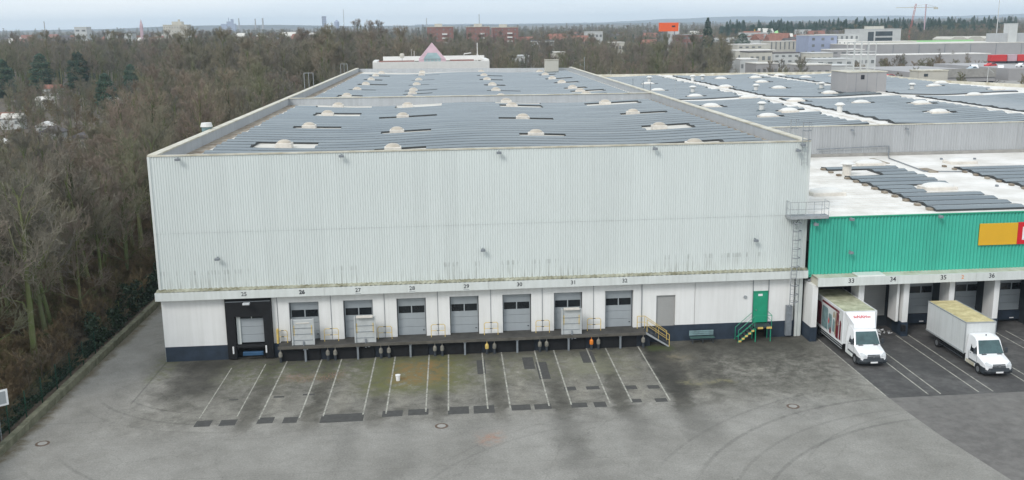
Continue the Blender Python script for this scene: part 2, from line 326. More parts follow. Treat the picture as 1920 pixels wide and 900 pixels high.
# ------------------------------------------------------------------ mesh builder
ORG = {}
class MB:
    def __init__(s): s.v = []; s.f = []
    def add(s, vs, fs):
        n = len(s.v); s.v += [tuple(p) for p in vs]; s.f += [tuple(i+n for i in f) for f in fs]; return s
    def box(s, x0, x1, y0, y1, z0, z1):
        return s.add([(x0,y0,z0),(x1,y0,z0),(x1,y1,z0),(x0,y1,z0),(x0,y0,z1),(x1,y0,z1),(x1,y1,z1),(x0,y1,z1)],
                     [(0,3,2,1),(4,5,6,7),(0,1,5,4),(1,2,6,5),(2,3,7,6),(3,0,4,7)])
    def rbox(s, x0, x1, y0, y1, z0, z1, c=.03):
        """box with its top and vertical edges chamfered"""
        r = [(x0+c,y0),(x1-c,y0),(x1,y0+c),(x1,y1-c),(x1-c,y1),(x0+c,y1),(x0,y1-c),(x0,y0+c)]
        t = [(x0+2*c,y0+c),(x1-2*c,y0+c),(x1-c,y0+2*c),(x1-c,y1-2*c),(x1-2*c,y1-c),(x0+2*c,y1-c),(x0+c,y1-2*c),(x0+c,y0+2*c)]
        v = [(a,b,z0) for a,b in r]+[(a,b,z1-c) for a,b in r]+[(a,b,z1) for a,b in t]
        f = [tuple(range(7,-1,-1)), tuple(range(16,24))]
        for k in (0, 8):
            for i in range(8): j = (i+1) % 8; f.append((k+i,k+j,k+8+j,k+8+i))
        return s.add(v, f)
    def tube(s, p, q, r, n=6, r2=None):
        p, q = Vector(p), Vector(q); r2 = r if r2 is None else r2; d = (q-p)
        if d.length < 1e-6: return s
        d.normalize(); a = d.orthogonal().normalized(); b = d.cross(a)
        v = [p+(a*math.cos(t)+b*math.sin(t))*r for t in [2*math.pi*i/n for i in range(n)]]
        v += [q+(a*math.cos(t)+b*math.sin(t))*r2 for t in [2*math.pi*i/n for i in range(n)]]
        f = [(i,(i+1)%n,n+(i+1)%n,n+i) for i in range(n)]+[tuple(range(n-1,-1,-1)), tuple(range(n,2*n))]
        return s.add(v, f)
    def path(s, pts, r, n=6):
        for a, b in zip(pts[:-1], pts[1:]): s.tube(a, b, r, n)
        return s
    def prism(s, poly, a, b, axis='x'):
        """poly in the plane across axis, extruded from a to b"""
        n = len(poly)
        def P(t, c): return (t, c[0], c[1]) if axis == 'x' else ((c[0], t, c[1]) if axis == 'y' else (c[0], c[1], t))
        v = [P(a, c) for c in poly]+[P(b, c) for c in poly]
        return s.add(v, [tuple(range(n-1,-1,-1)), tuple(range(n,2*n))]+[(i,(i+1)%n,n+(i+1)%n,n+i) for i in range(n)])
    def quad(s, a, b, c, d): return s.add([a,b,c,d], [(0,1,2,3)])
    def build(s, name, m, parent=None, skew=False, loc=None, smooth=False, kind=None):
        o = Vector(ORG.get(parent.name, (0,0,0))) if parent else Vector((0,0,0))
        v = [(x+(SK*y if skew else 0)-o[0], y-o[1], z-o[2]) for x, y, z in s.v]
        me = bpy.data.meshes.new(name); me.from_pydata(v, [], s.f); me.materials.append(K[m] if isinstance(m, str) else m)
        me.update()
        ob = link(name, me, parent, loc)
        if parent: ORG[ob.name] = tuple(o)
        if smooth:
            for p in me.polygons: p.use_smooth = True
        if kind: ob['kind'] = kind
        return ob
def link(name, me, parent=None, loc=None):
    ob = bpy.data.objects.new(name, me); COL.objects.link(ob)
    if parent: ob.parent = parent
    if loc is not None: ob.location = loc
    return ob
def tag(o, label=None, cat=None, group=None, kind=None):
    if label: o['label'] = label
    if cat: o['category'] = cat
    if group: o['group'] = group
    if kind: o['kind'] = kind
    return o
def thing(name, label, cat, loc=(0,0,0), group=None):
    o = bpy.data.objects.new(name, None); COL.objects.link(o); o.location = loc; o.empty_display_size = .3
    ORG[o.name] = tuple(loc); return tag(o, label, cat, group)
def copy_tree(o, parent=None):
    c = o.copy(); COL.objects.link(c); c.parent = parent
    for ch in o.children: copy_tree(ch, c)
    return c
def share(src, parent, loc):
    """another piece with the same mesh"""
    c = bpy.data.objects.new(src.name.split('.')[0], src.data); COL.objects.link(c); c.parent = parent; c.location = loc; return c
def text(string, size, loc, parent, m='ink', name='number', ext=.008, rotz=0, sx=1., bold=.0):
    cu = bpy.data.curves.new('t', 'FONT'); cu.body = string; cu.size = size; cu.extrude = ext; cu.align_x = 'CENTER'; cu.align_y = 'CENTER'
    cu.offset = bold; cu.resolution_u = 3
    to = bpy.data.objects.new('t', cu); COL.objects.link(to)
    me = bpy.data.meshes.new_from_object(to); bpy.data.objects.remove(to)
    me.name = name; me.materials.clear(); me.materials.append(K[m])
    o = Vector(ORG.get(parent.name, (0,0,0)))
    ob = link(name, me, parent, Vector(loc)-o); ob.rotation_euler = (math.pi/2, 0, rotz); ob.scale = (sx, 1, 1)
    return ob

# ------------------------------------------------------------------ terrain
def hgt(x, y):
    d = math.hypot(x, y)
    t = max(0, min(1, (d-900)/4100)); z = 36*t*t*(3-2*t)
    z += max(0, min(1, (d-600)/3000))*5*math.sin(x*.0021+1)*math.sin(y*.0013+.5)
    return z if d > 600 else 0
xs = sorted(set([-9000,-6500,-4500,-3200,-2400,-1800,-1400,-1000,-750,-500,-350,-200,-100,-50,-30,-8,0,30,50,100,130,200,350,500,750,1000,1400,1800,2400,3200,4500,6000,7500,9000]))
ys = sorted(set([-200,-100,-60,0,60,150,300,450,600,750,900,1100,1400,1700,2000,2400,2800,3300,3800,4400,5000,5600,6200,7000,9000]))
b = MB(); b.v = [(x, y, hgt(x, y)-.02) for y in ys for x in xs]; nx = len(xs)
b.f = [(j*nx+i, j*nx+i+1, (j+1)*nx+i+1, (j+1)*nx+i) for j in range(len(ys)-1) for i in range(nx-1)]
tag(b.build('ground', 'land'), kind='structure')
# far wooded ridges
def ridge(name, y, x0, x1, base, prof, depth, n=90):
    b = MB(); v = []
    for i in range(n+1):
        t = i/n; x = x0+(x1-x0)*t; h = prof(x)
        v += [(x, y, base-30), (x, y+depth*.35, base+h*.75), (x, y+depth*.6, base+h), (x, y+depth*1.2, base-30)]
    f = [(i*4+k, (i+1)*4+k, (i+1)*4+k+1, i*4+k+1) for i in range(n) for k in range(3)]
    b.add(v, f); tag(b.build(name, 'hill', smooth=True), kind='structure')
def nzf(x, s, a): return sum(a/(2**k)*math.sin(x*s*(1.9**k)+k*1.7+a) for k in range(5))
ridge('hills', 4700, -3500, 3500, 30, lambda x: 17+nzf(x, .0016, 3)+ (7 if x < -350 else 0)*min(1, max(0, (-350-x)/400)) - 8*min(1, max(0, (-1250-x)/300)), 900)
ridge('far_hills', 8200, 0, 6500, 0, lambda x: 64+max(0, min(1, (x-1300)/900))*34+nzf(x, .0022, 7), 900)
# ------------------------------------------------------------------ yard, drive, right-hand asphalt
b = MB(); b.quad(sk(-5,-75,.004), sk(62,-75,.004), sk(52,0.6,.004), sk(-5,0.6,.004))
b.quad(sk(-5,.6,.004), sk(0.3,.6,.004), sk(0.3,170,.004), sk(-5,170,.004))
tag(b.build('yard', 'yard'), kind='structure')
b = MB(); seam = [(49.75,.6),(49.8,-9.8),(50.0,-15.8),(50.3,-19.6),(51.2,-25.7),(52.4,-33),(54,-45),(58,-75)]
for (a0,a1),(c0,c1) in zip(seam[:-1], seam[1:]): b.quad(sk(c0,c1,.010), sk(120,c1,.010), sk(120,a1,.010), sk(a0,a1,.010))
b.quad(sk(48.9,.6,.010), sk(120,.6,.010), sk(120,2.6,.010), sk(48.9,2.6,.010))
tag(b.build('asphalt', 'yard2'), kind='structure')
b = MB(); b.quad(sk(49.9,-13.6,.013), sk(95,-13.6,.013), sk(95,1.7,.013), sk(49.9,1.7,.013)); tag(b.build('dock_road', 'yard3'), kind='structure')
b = MB(); b.quad(sk(-70,-60,.03), sk(-5.4,-60,.03), sk(-5.4,190,.03), sk(-120,190,.03))
tag(b.build('forest_floor', 'litter'), kind='structure')
b = MB(); b.quad((150,290,.05),(460,290,.05),(460,424,.05),(190,424,.05)); tag(b.build('pavement', 'concrete'), kind='structure')
# retaining kerb wall
kw = thing('retaining_wall', 'low mossy concrete retaining wall along the drive below the wood', 'wall', sk(-5.2,0,0))
ky = [-24+6*i for i in range(34)]
for a, c in zip(ky[:-1], ky[1:]):
    b = MB(); dx = random.uniform(-.03,.03); b.rbox(-5.42+dx, -5.0+dx, a+.03, c-.02, -.05, .52+random.uniform(-.03,.03), .03)
    b.build('wall_block', 'kerb', kw, skew=True)
# painted bay lines and asphalt patches
bl = thing('bay_markings', 'worn white painted bay lines on the grey yard in front of the docks', 'road markings', sk(20,-6,0))
lines = [(5.2,-2,-11.5,.06),(7.55,-1.5,-11.5,.06)]
for k in range(7): lines += [(9.03+4*k+(.0 if k != 1 else .02), -.7, -12.3+.15*random.random(), .085), (11.57+4*k, -.7, -12.2, .085)]
for x, y1, y0, wd in lines:
    b = MB(); b.box(x-wd*.58, x+wd*.58, y0, y1, .005, .012)
    b.build('painted_line', 'line', bl, skew=True)
bl2 = thing('bay_markings', 'thin white painted bay lines on the dark asphalt around the two trucks', 'road markings', sk(60,-6,0))
for x in (49.85, 52.75, 53.6, 56.25, 57.25, 60.35, 61.1, 64.35, 65.35, 68.2, 69.2):
    b = MB(); b.box(x-.045, x+.045, -13.3, -.9, .015, .021); b.build('painted_line', 'line', bl2, skew=True)
pt = thing('asphalt_patches', 'dark square asphalt repair patches in a row at the foot of the bay lines', 'asphalt patches', sk(20,-12,0))
for x0, x1, y0, y1 in [(5.16,6.15,-12.95,-11.95),(6.69,7.7,-12.96,-12.0),(9.0,10.0,-12.9,-11.9),(10.6,11.5,-13.0,-12.05),(12.95,15.65,-13.25,-11.9),
    (16.8,18.1,-12.75,-11.75),(18.45,19.75,-12.68,-11.7),(21,22.35,-12.85,-11.6),(22.65,24.0,-12.9,-11.6),(25.1,26.35,-12.7,-11.75),(26.6,27.7,-12.7,-11.8),
    (29.0,30.05,-12.7,-11.9),(30.5,31.3,-12.8,-11.9),(33.0,33.7,-12.3,-11.7),(34.6,35.4,-12.4,-11.75),(33.0,33.85,-9.9,-9.2),(34.6,35.4,-9.96,-9.3),
    (28.9,29.7,-9.6,-8.9),(30.4,31.3,-9.6,-9.0),(6.4,7.0,-8.6,-8.4),(9.3,10,-8.5,-8.2),(11.2,12,-8.3,-8.0),(23.1,23.7,-5.6,-2.6),(26.5,27.3,-5.0,-2.4),(30.9,31.9,-4.2,-1.6),(27.4,28.2,-7.2,-3.6)]:
    b = MB(); b.box(x0,x1,y0,y1,.0045,.0085); b.build('patch', 'patch', pt, skew=True)
for i, (x, y, lab) in enumerate([(-3.3,-14.4,'round iron manhole cover in the drive near the left kerb'),(20.6,-14.66,'rusty round manhole cover below the middle bay lines'),(43.2,-14.2,'rusty round manhole cover on the open yard left of the dark asphalt')]):
    t = thing('manhole_cover', lab, 'manhole cover', sk(x,y,0)); c = Vector(sk(x,y,0))
    b = MB(); b.tube(c+Vector((0,0,.002)), c+Vector((0,0,.014)), .42, 20); b.build('iron_frame', 'cracks', t)
    b = MB(); b.tube(c+Vector((0,0,.003)), c+Vector((0,0,.022)), .27, 18); b.build('concrete_lid', 'concrete', t)
t = thing('plastic_bucket', 'small white plastic bucket standing in the mossy middle bay', 'bucket', sk(17.5,-6.2,0)); c = Vector(sk(17.5,-6.2,0))
b = MB(); b.tube(c+Vector((0,0,.01)), c+Vector((0,0,.42)), .13, 12, .17); b.build('bucket_body', 'signwhite', t)
b = MB(); b.tube(c+Vector((0,0,.40)), c+Vector((0,0,.43)), .185, 12); b.build('rim_ring', 'signwhite', t)

# ================================================================== main warehouse
H, W = 15.5, 48.8
def yb(u): return 162-.28*u
wh = thing('warehouse', 'huge pale corrugated warehouse hall with numbered loading docks under a long canopy', 'warehouse', (0,0,0))
def corrugated(name, m, parent, x0, x1, z0, z1, y, pitch, amp, skew=True, nz=1):
    n = int(round((x1-x0)/pitch)); p = (x1-x0)/n; b = MB(); pts = []
    for i in range(n):
        x = x0+i*p; pts += [(x, y), (x+.22*p, y), (x+.34*p, y-amp), (x+.88*p, y-amp)]
    pts.append((x1, y)); v = []
    for (x, yy) in pts: v += [(x, yy, z0), (x, yy, z1)]
    b.add(v, [(2*i, 2*i+2, 2*i+3, 2*i+1) for i in range(len(pts)-1)])
    return b.build(name, m, parent, skew=skew)
def dirty_clad():
    m = mat('pale_cladding_dirty', (.66, .705, .69), .5, .02, .12, streak=.035)
    t = m.node_tree; L = t.links.new; N = t.nodes.new; b = t.nodes['Principled BSDF']; src = b.inputs['Base Color'].links[0].from_socket
    g = N('ShaderNodeNewGeometry'); sp = N('ShaderNodeSeparateXYZ'); L(g.outputs['Position'], sp.inputs[0])
    def mr(s, a, c):
        k = N('ShaderNodeMapRange'); k.inputs[1].default_value = a; k.inputs[2].default_value = c; L(s, k.inputs[0]); return k.outputs[0]
    def mu(a, c):
        k = N('ShaderNodeMath'); k.operation = 'MULTIPLY'; L(a, k.inputs[0])
        if isinstance(c, float): k.inputs[1].default_value = c
        else: L(c, k.inputs[1])
        return k.outputs[0]
    mp = N('ShaderNodeMapping'); mp.inputs['Scale'].default_value = (5.4, .01, .35); L(g.outputs['Position'], mp.inputs[0])
    n = N('ShaderNodeTexNoise'); n.inputs['Scale'].default_value = 1; n.inputs['Detail'].default_value = 3; L(mp.outputs[0], n.inputs['Vector'])
    n2 = N('ShaderNodeTexNoise'); n2.inputs['Scale'].default_value = .16; n2.inputs['Detail'].default_value = 3; L(g.outputs['Position'], n2.inputs['Vector'])
    lo = mu(mu(mr(sp.outputs[2], 6.9, 5.75), mr(n.outputs['Fac'], .48, .62)), mr(n2.outputs['Fac'], .38, .55))
    k = N('ShaderNodeMix'); k.data_type = 'RGBA'; L(mu(lo, .42), k.inputs['Factor']); L(src, k.inputs['A']); k.inputs['B'].default_value = (.16, .16, .13, 1)
    ab = N('ShaderNodeMath'); ab.operation = 'SUBTRACT'; L(sp.outputs[2], ab.inputs[0]); ab.inputs[1].default_value = 6.75
    a2 = N('ShaderNodeMath'); a2.operation = 'ABSOLUTE'; L(ab.outputs[0], a2.inputs[0])
    mark = mu(mu(mr(a2.outputs[0], .20, .14), mr(n.outputs['Fac'], .52, .60)), mr(n2.outputs['Fac'], .47, .52))
    k2 = N('ShaderNodeMix'); k2.data_type = 'RGBA'; L(mu(mark, .28), k2.inputs['Factor']); L(k.outputs['Result'], k2.inputs['A']); k2.inputs['B'].default_value = (.17, .18, .16, 1)
    L(k2.outputs['Result'], b.inputs['Base Color']); return m
K['claddirty'] = dirty_clad(); sheets(K['claddirty'], 1.1, .05)
corrugated('upper_cladding', 'clad', wh, .04, W-.04, 9.745, H-.12, 0, .183, .036)
corrugated('lower_cladding', 'claddirty', wh, .04, W-.04, 5.55, 9.73, .012, .183, .036)
b = MB(); b.box(.1, W-.1, .06, .3, 5.3, H-.2); b.build('wall_core', 'clad', wh, skew=True)
b = MB()
b.add([sk(0,.02,0), sk(0,yb(0),0), sk(0,yb(0),H-.1), sk(0,.02,H-.1), sk(.3,.02,0), sk(.3,yb(0),0), sk(.3,yb(0),H-.1), sk(.3,.02,H-.1)],
      [(0,3,2,1),(4,5,6,7),(0,4,7,3),(1,2,6,5)])
b.add([sk(W-.3,.02,0), sk(W-.3,yb(W),0), sk(W-.3,yb(W),H-.1), sk(W-.3,.02,H-.1), sk(W,.02,0), sk(W,yb(W),0), sk(W,yb(W),H-.1), sk(W,.02,H-.1)],
      [(0,3,2,1),(4,5,6,7),(0,4,7,3),(1,2,6,5)])
b.build('side_wall', 'clad', wh)
# inner parapet faces, caps, cross parapet
b = MB(); b.add([sk(.3,.3,13.6), sk(.3,yb(0),13.6), sk(.3,yb(0),H-.02), sk(.3,.3,H-.02), sk(.55,.3,13.6), sk(.55,yb(0),13.6), sk(.55,yb(0),H-.02), sk(.55,.3,H-.02)], [(4,5,6,7),(0,4,7,3),(3,7,6,2)])
b.add([sk(W-.55,.3,13.6), sk(W-.55,yb(W),13.6), sk(W-.55,yb(W),H-.02), sk(W-.55,.3,H-.02), sk(W-.3,.3,13.6), sk(W-.3,yb(W),13.6), sk(W-.3,yb(W),H-.02), sk(W-.3,.3,H-.02)], [(0,3,2,1),(3,7,6,2)])
b.build('parapet_lining', 'parapet', wh)
for x0 in (-.04, W-.60):
    y = .1
    while y < yb(x0)-1:
        b = MB(); e = min(yb(x0), y+6); b.box(x0, x0+.64, y+.015, e, H-.10, H+.0+.012*random.random()); b.build('parapet_cap', 'cap', wh, skew=True); y = e
b = MB(); b.box(-.03, W+.03, -.09, .10, H-.13, H-.02); b.build('front_cap', 'cap', wh, skew=True)
b = MB(); b.box(-.05,.12,-.10,.13,4.85,H-.14); b.build('corner_trim', 'trim', wh, skew=True)
b = MB(); b.box(W-.12,W+.05,-.10,.13,4.85,H-.14); b.build('corner_trim', 'trim', wh, skew=True)
b = MB(); b.add([(.55,59.6,14.0),(W-.55,57.4,14.0),(W-.55,57.8,14.0),(.55,60.0,14.0),(.55,59.6,H-.1),(W-.55,57.4,H-.1),(W-.55,57.8,H-.1),(.55,60.0,H-.1)],
                [(0,1,5,4),(4,5,6,7),(2,3,7,6)]); b.build('cross_parapet', 'parapet', wh, skew=True)
b = MB(); b.add([(.5,59.5,H-.1),(W-.5,57.3,H-.1),(W-.5,57.95,H-.1),(.5,60.15,H-.1),(.5,59.5,H-.03),(W-.5,57.3,H-.03),(W-.5,57.95,H-.03),(.5,60.15,H-.03)],
                [(0,1,5,4),(4,5,6,7),(2,3,7,6)]); b.build('cross_cap', 'cap', wh, skew=True)
b = MB(); b.add([(0,yb(0)-.3,14),(W,yb(W)-.3,14),(W,yb(W),14),(0,yb(0),14),(0,yb(0)-.3,H-.2),(W,yb(W)-.3,H-.2),(W,yb(W),H-.2),(0,yb(0),H-.2)],
                [(0,1,5,4),(4,5,6,7),(2,3,7,6)]); b.build('back_parapet', 'parapet', wh, skew=True)
# roof deck
def zr(u): return 14.42 + .16*math.cos((u-24.4)*2*math.pi/24.4)
us = [.55+(W-1.1)*i/32 for i in range(33)]
b = MB(); v = []
for u in us: v += [(u, .25, zr(u)), (u, yb(u), zr(u))]
b.add(v, [(2*i, 2*i+2, 2*i+3, 2*i+1) for i in range(32)])
roof = b.build('roof', 'roofmem', wh, skew=True)
b = MB(); b.box(.56, 1.75, .3, 59.4, 14.25, 14.36+.22); b.build('gutter', 'gutter', roof, skew=True)
b = MB(); b.box(.56, 1.75, 60.3, 161, 14.25, 14.36+.22); b.build('gutter', 'gutter', roof, skew=True)
b = MB(); b.box(W-1.2, W-.56, .3, 57.2, 14.25, 14.36+.22); b.build('gutter', 'gutter', roof, skew=True)
def dome_mesh(name, rx, ry, h, m, n=14, k=5):
    b = MB(); v = []; f = []
    for j in range(k):
        a = j/k*math.pi/2
        for i in range(n):
            t = 2*math.pi*i/n; c, s_ = math.cos(t), math.sin(t)
            e = .62; v.append((rx*math.cos(a)*abs(c)**e*math.copysign(1,c), ry*math.cos(a)*abs(s_)**e*math.copysign(1,s_), h*math.sin(a)))
    v.append((0,0,h)); L_ = len(v)-1
    for j in range(k-1):
        for i in range(n): f.append((j*n+i, j*n+(i+1)%n, (j+1)*n+(i+1)%n, (j+1)*n+i))
    for i in range(n): f.append(((k-1)*n+i, (k-1)*n+(i+1)%n, L_))
    b.add(v, f); me = bpy.data.meshes.new(name); me.from_pydata(b.v, [], b.f); me.materials.append(K[m])
    for p in me.polygons: p.use_smooth = True
    return me
def box_mesh(name, dims, m, z0=0, c=.03):
    b = MB(); b.rbox(-dims[0]/2, dims[0]/2, -dims[1]/2, dims[1]/2, z0, z0+dims[2], c)
    me = bpy.data.meshes.new(name); me.from_pydata(b.v, [], b.f); me.materials.append(K[m]); return me
dm = dome_mesh('skylight_dome', .60, .52, .30, 'dome'); cm_ = box_mesh('skylight_curb', (1.35, 1.2, .42), 'curb')
dmw = dome_mesh('skylight_dome', 1.12, .62, .36, 'domew'); cmw = box_mesh('skylight_curb', (2.35, 1.35, .30), 'curb')
near = [(7.5,12.7),(7.4,28.6),(7.45,43.7),(7.3,56.2),(16.9,8.1),(16.5,22.3),(16.3,38.7),(16.2,54.6),(29.25,15.8),(29.3,32.6),(29.2,49.4),(28.9,56.6),(41.5,6.6),(41.6,20.9),(42.0,36.8),(41.3,52.4)]
far = [(6.5,75),(6.6,90.5),(6.7,106.5),(6.4,122.5),(6.1,138.5),(6.4,153),(15.9,69),(15.95,78.5),(15.8,87),(15.8,103.5),(15.7,119.5),(15.7,140),(15.4,155),
       (28.7,66),(28.7,81),(28.8,96),(28.6,114.5),(28.6,130.5),(28.6,148),(41.3,70),(41.35,77),(41.3,86),(41.4,102.5),(41.2,117),(41.4,133),(41.5,147)]
for i, (u, y) in enumerate(near+far):
    p = sk(u, y, zr(u)); a = link('skylight', dm, roof, (p[0], p[1], p[2]+.40)); a.rotation_euler[2] = random.uniform(-.03,.03)
    link('skylight_curb', cm_, roof, p)
# solar arrays: rows of low east-west tents, each row a piece
def solar_mat():
    m, t, b = nodes_of('solar_glass'); L = t.links.new; N = t.nodes.new
    g = N('ShaderNodeNewGeometry'); mp = N('ShaderNodeMapping'); mp.inputs['Scale'].default_value = (.12, .5, 1); L(g.outputs['Position'], mp.inputs[0])
    n = N('ShaderNodeTexNoise'); n.inputs['Scale'].default_value = 1; n.inputs['Detail'].default_value = 4; L(mp.outputs[0], n.inputs['Vector'])
    r = N('ShaderNodeValToRGB'); r.color_ramp.elements[0].color = (.075, .105, .125, 1); r.color_ramp.elements[1].color = (.145, .180, .195, 1)
    r.color_ramp.elements[0].position = .35; r.color_ramp.elements[1].position = .7
    L(n.outputs['Fac'], r.inputs[0]); L(r.outputs[0], b.inputs['Base Color']); b.inputs['Roughness'].default_value = .10; return m
K['solar'] = solar_mat()
def strips(parent, u0, u1, y0, y1, zf, cuts, pitch=2.05, hz=.115, jag=0):
    """one tented panel row after another, cut around skylights"""
    y = y0; row = 0
    while y+pitch*.94 <= y1:
        iv = [(u0+random.choice((0, 0, .25))+jag*(row % 2), u1-(random.choice((0, 0, .9)) if jag else 0))]
        for cu, cy, a, c in cuts:
            if y-.9 < cy < y+pitch+.25:
                iv2 = []
                for s, e in iv:
                    if cu-a > s+1 and cu-a < e: iv2.append((s, cu-a))
                    elif cu-a >= e: iv2.append((s, e))
                    if cu+c < e-1 and cu+c > s: iv2.append((cu+c, e))
                    elif cu+c <= s: iv2.append((s, e))
                iv = iv2
        for s, e in iv:
            n = max(1, int((e-s)/1.5)); b = MB(); v = []
            for i in range(n+1):
                u = s+(e-s)*i/n; z = zf(u, y)+.17
                v += [(u, y, z), (u, y+pitch*.34, z+hz), (u, y+pitch*.36, z+hz-.01), (u, y+pitch*.90, z)]
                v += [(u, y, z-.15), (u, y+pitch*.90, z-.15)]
            f = []
            for i in range(n):
                k = 6*i
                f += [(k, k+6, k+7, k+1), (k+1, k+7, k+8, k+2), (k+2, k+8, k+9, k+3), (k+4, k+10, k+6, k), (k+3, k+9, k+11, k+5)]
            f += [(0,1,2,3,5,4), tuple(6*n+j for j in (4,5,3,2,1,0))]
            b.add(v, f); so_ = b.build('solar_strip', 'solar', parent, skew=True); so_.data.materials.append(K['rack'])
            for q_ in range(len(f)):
                if q_ >= 5*n or q_ % 5 >= 3: so_.data.polygons[q_].material_index = 1  # dark skirt faces carry the shade between panel rows in their colour
        y += pitch; row += 1
z_main = lambda u, y: zr(u)
sa = thing('solar_array', 'grey-blue solar panel rows on the front half of the main hall roof', 'solar panels', sk(24,30,14.5), 'solar panel fields on the roofs')
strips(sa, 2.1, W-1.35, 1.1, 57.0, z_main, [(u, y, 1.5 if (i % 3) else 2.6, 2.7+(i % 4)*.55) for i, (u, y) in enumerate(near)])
sa = thing('solar_array', 'blue-grey solar panel rows behind the cross parapet on the main hall roof', 'solar panels', sk(24,100,14.5), 'solar panel fields on the roofs')
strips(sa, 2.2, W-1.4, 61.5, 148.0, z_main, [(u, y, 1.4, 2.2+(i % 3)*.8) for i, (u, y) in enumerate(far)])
# ---- lower front: wall panels between the doors, lintels, plinth
doors = [10.32, 14.33, 18.31, 22.31, 26.33, 30.28, 34.25]; DW = 1.10; ZP = 1.24
edges = [0.0, 4.62]
def wallpanel(x0, x1, z0, z1, y0=0.0, y1=.55):
    b = MB(); b.box(x0, x1, y0, y1, z0, z1); return b.build('wall_panel', 'white', wh, skew=True)
wallpanel(.02, 4.58, 1.14, 5.2)
prev = 7.98
for k, d in enumerate(doors):
    mid = d-DW-.9 if k else 8.42
    wallpanel(prev, (d-2.02 if k else 8.36), ZP-.12, 5.2); wallpanel((d-2.0 if k else 8.39), d-DW, ZP-.12, 5.2)
    wallpanel(d-DW+.001, d+DW-.001, 4.24, 5.2); prev = d+DW
wallpanel(prev, 35.98, ZP-.12, 5.2); wallpanel(36.0, 37.16, 1.30, 5.2); wallpanel(37.161, 38.659, 3.72, 5.2); wallpanel(38.66, 40.18, 1.30, 5.2)
wallpanel(40.21, 44.80, 1.30, 5.2); wallpanel(44.84, 46.04, 3.74, 5.2); wallpanel(46.07, 48.1, 1.30, 5.2)
b = MB(); b.box(.03, 4.62, -.03, .5, -.05, 1.139); b.build('plinth', 'navy', wh, skew=True)
b = MB(); b.box(7.95, 36.1, .0, .5, -.05, 1.11); b.build('plinth', 'navy', wh, skew=True)
b = MB(); b.box(36.1, 37.18, -.03, .5, -.05, 1.299); b.box(38.64, 44.86, -.03, .5, -.05, 1.299); b.box(46.02, 48.2, -.03, .5, -.05, 1.299); b.box(37.18,38.64,-.03,.5,-.05,1.2); b.build('plinth', 'navy', wh, skew=True)
b = MB(); b.box(48.25, 48.45, -.05, .4, 0, 5.0); b.box(48.52, 48.7, -.02, .4, 0, 5.0); b.build('corner_pilaster', 'trim', wh, skew=True)
for x_ in (36.0, 44.80, 46.05):
    b = MB(); b.path([sk(x_,-.06,1.3), sk(x_,-.06,4.8)], .025, 6); b.build('conduit', 'steel', wh)
for k, d in enumerate(doors):
    xx = d-2.01 if k else 8.375
    b = MB(); b.path([sk(xx,-.03,1.3), sk(xx,-.03,4.85)], .018, 5); b.build('joint_strip', 'steel', wh)
# dock doors
def dock_door(x, parent, w=DW, z0=ZP, z1=4.3, y=.42, zw=3.0, secs=4):
    dd = bpy.data.objects.new('dock_door', None); COL.objects.link(dd); dd.parent = parent
    o = ORG[parent.name]; p = sk(x, y, z0); dd.location = (p[0]-o[0], p[1]-o[1], p[2]-o[2]); ORG[dd.name] = p
    def B(n, m, *a):
        b = MB()
        for q in a: b.box(*q)
        for i, (X, Y, Z) in enumerate(b.v): b.v[i] = (X+p[0], Y+p[1], Z+p[2])
        return b.build(n, m, dd)
    hh = z1-z0; t = .02
    B('door_frame', 'plastic', (-w,-w+.06,-.06,.1,0,hh), (w-.06,w,-.06,.1,0,hh))
    levels = [0, .62, 1.28, 1.94]; top = [.61, 1.27, 1.93]
    B('door_section', 'door', (-w+.06, w-.06, 0, .08, .0, .62))
    B('door_section', 'door', (-w+.06, w-.06, 0, .08, .64, 1.26))
    B('door_section', 'door', (-w+.06, w-.06, 0, .08, 1.28, 1.66))
    B('door_section', 'door', (-w+.06, w-.06, 0, .08, 2.34, hh))
    B('window_frame', 'door', (-w+.06,-w+.12,0,.08,1.661,2.339), (w-.12,w-.06,0,.08,1.661,2.339), (-.04,.04,0,.08,1.661,2.339), (-w+.12,-.04,.0,.08,1.661,1.72), (.04,w-.12,.0,.08,1.661,1.72),(-w+.12,-.04,.0,.08,2.28,2.339), (.04,w-.12,.0,.08,2.28,2.339))
    B('window_pane', 'glass', (-w+.12,-.04,.03,.05,1.72,2.28)); B('window_pane', 'glass', (.04,w-.12,.03,.05,1.72,2.28))
    B('door_handle', 'plastic', (w-.28,w-.16,-.03,0,.32,.38))
    return dd
for d in doors: dock_door(d, wh)
# dock 25 shelter
b = MB(); b.box(4.62,5.25,-.30,.4,.10,4.78); b.box(7.35,7.97,-.30,.4,.10,4.78); b.box(5.25,7.35,-.30,.4,3.35,4.78); b.box(4.75,7.9,.4,.6,0,4.8)
b.build('dock_shelter', 'dark', wh, skew=True)
b = MB(); b.box(4.66,7.93,-.34,-.305,4.50,4.55); b.build('shelter_rail', 'steel', wh, skew=True)
for k in range(3):
    b = MB(); b.box(5.55,7.35,.1,.16,1.25+.62*k,1.85+.62*k); b.build('door_section', 'door', wh, skew=True)
b = MB(); b.box(5.32,5.60,.0,.1,1.15,3.28); b.build('door_rail', 'trim', wh, skew=True)
b = MB(); b.box(5.6,7.35,.09,.15,3.11,3.4); b.build('window_pane', 'glass', wh, skew=True)
b = MB(); b.box(6.4,6.46,.05,.085,3.1,3.42); b.build('window_bar', 'trim', wh, skew=True)
b = MB(); b.box(5.3,7.5,-.35,.35,.95,1.10); b.build('dock_sill', 'dark', wh, skew=True)
b = MB(); b.rbox(5.75,7.25,-.55,-.3,.42,.68,.03); b.build('dock_lip', 'blue', wh, skew=True)
for x in (5.12, 7.52):
    b = MB(); b.rbox(x-.05,x+.05,-.75,-.63,.65,1.2,.02); b.build('bumper', 'signwhite', wh, skew=True)
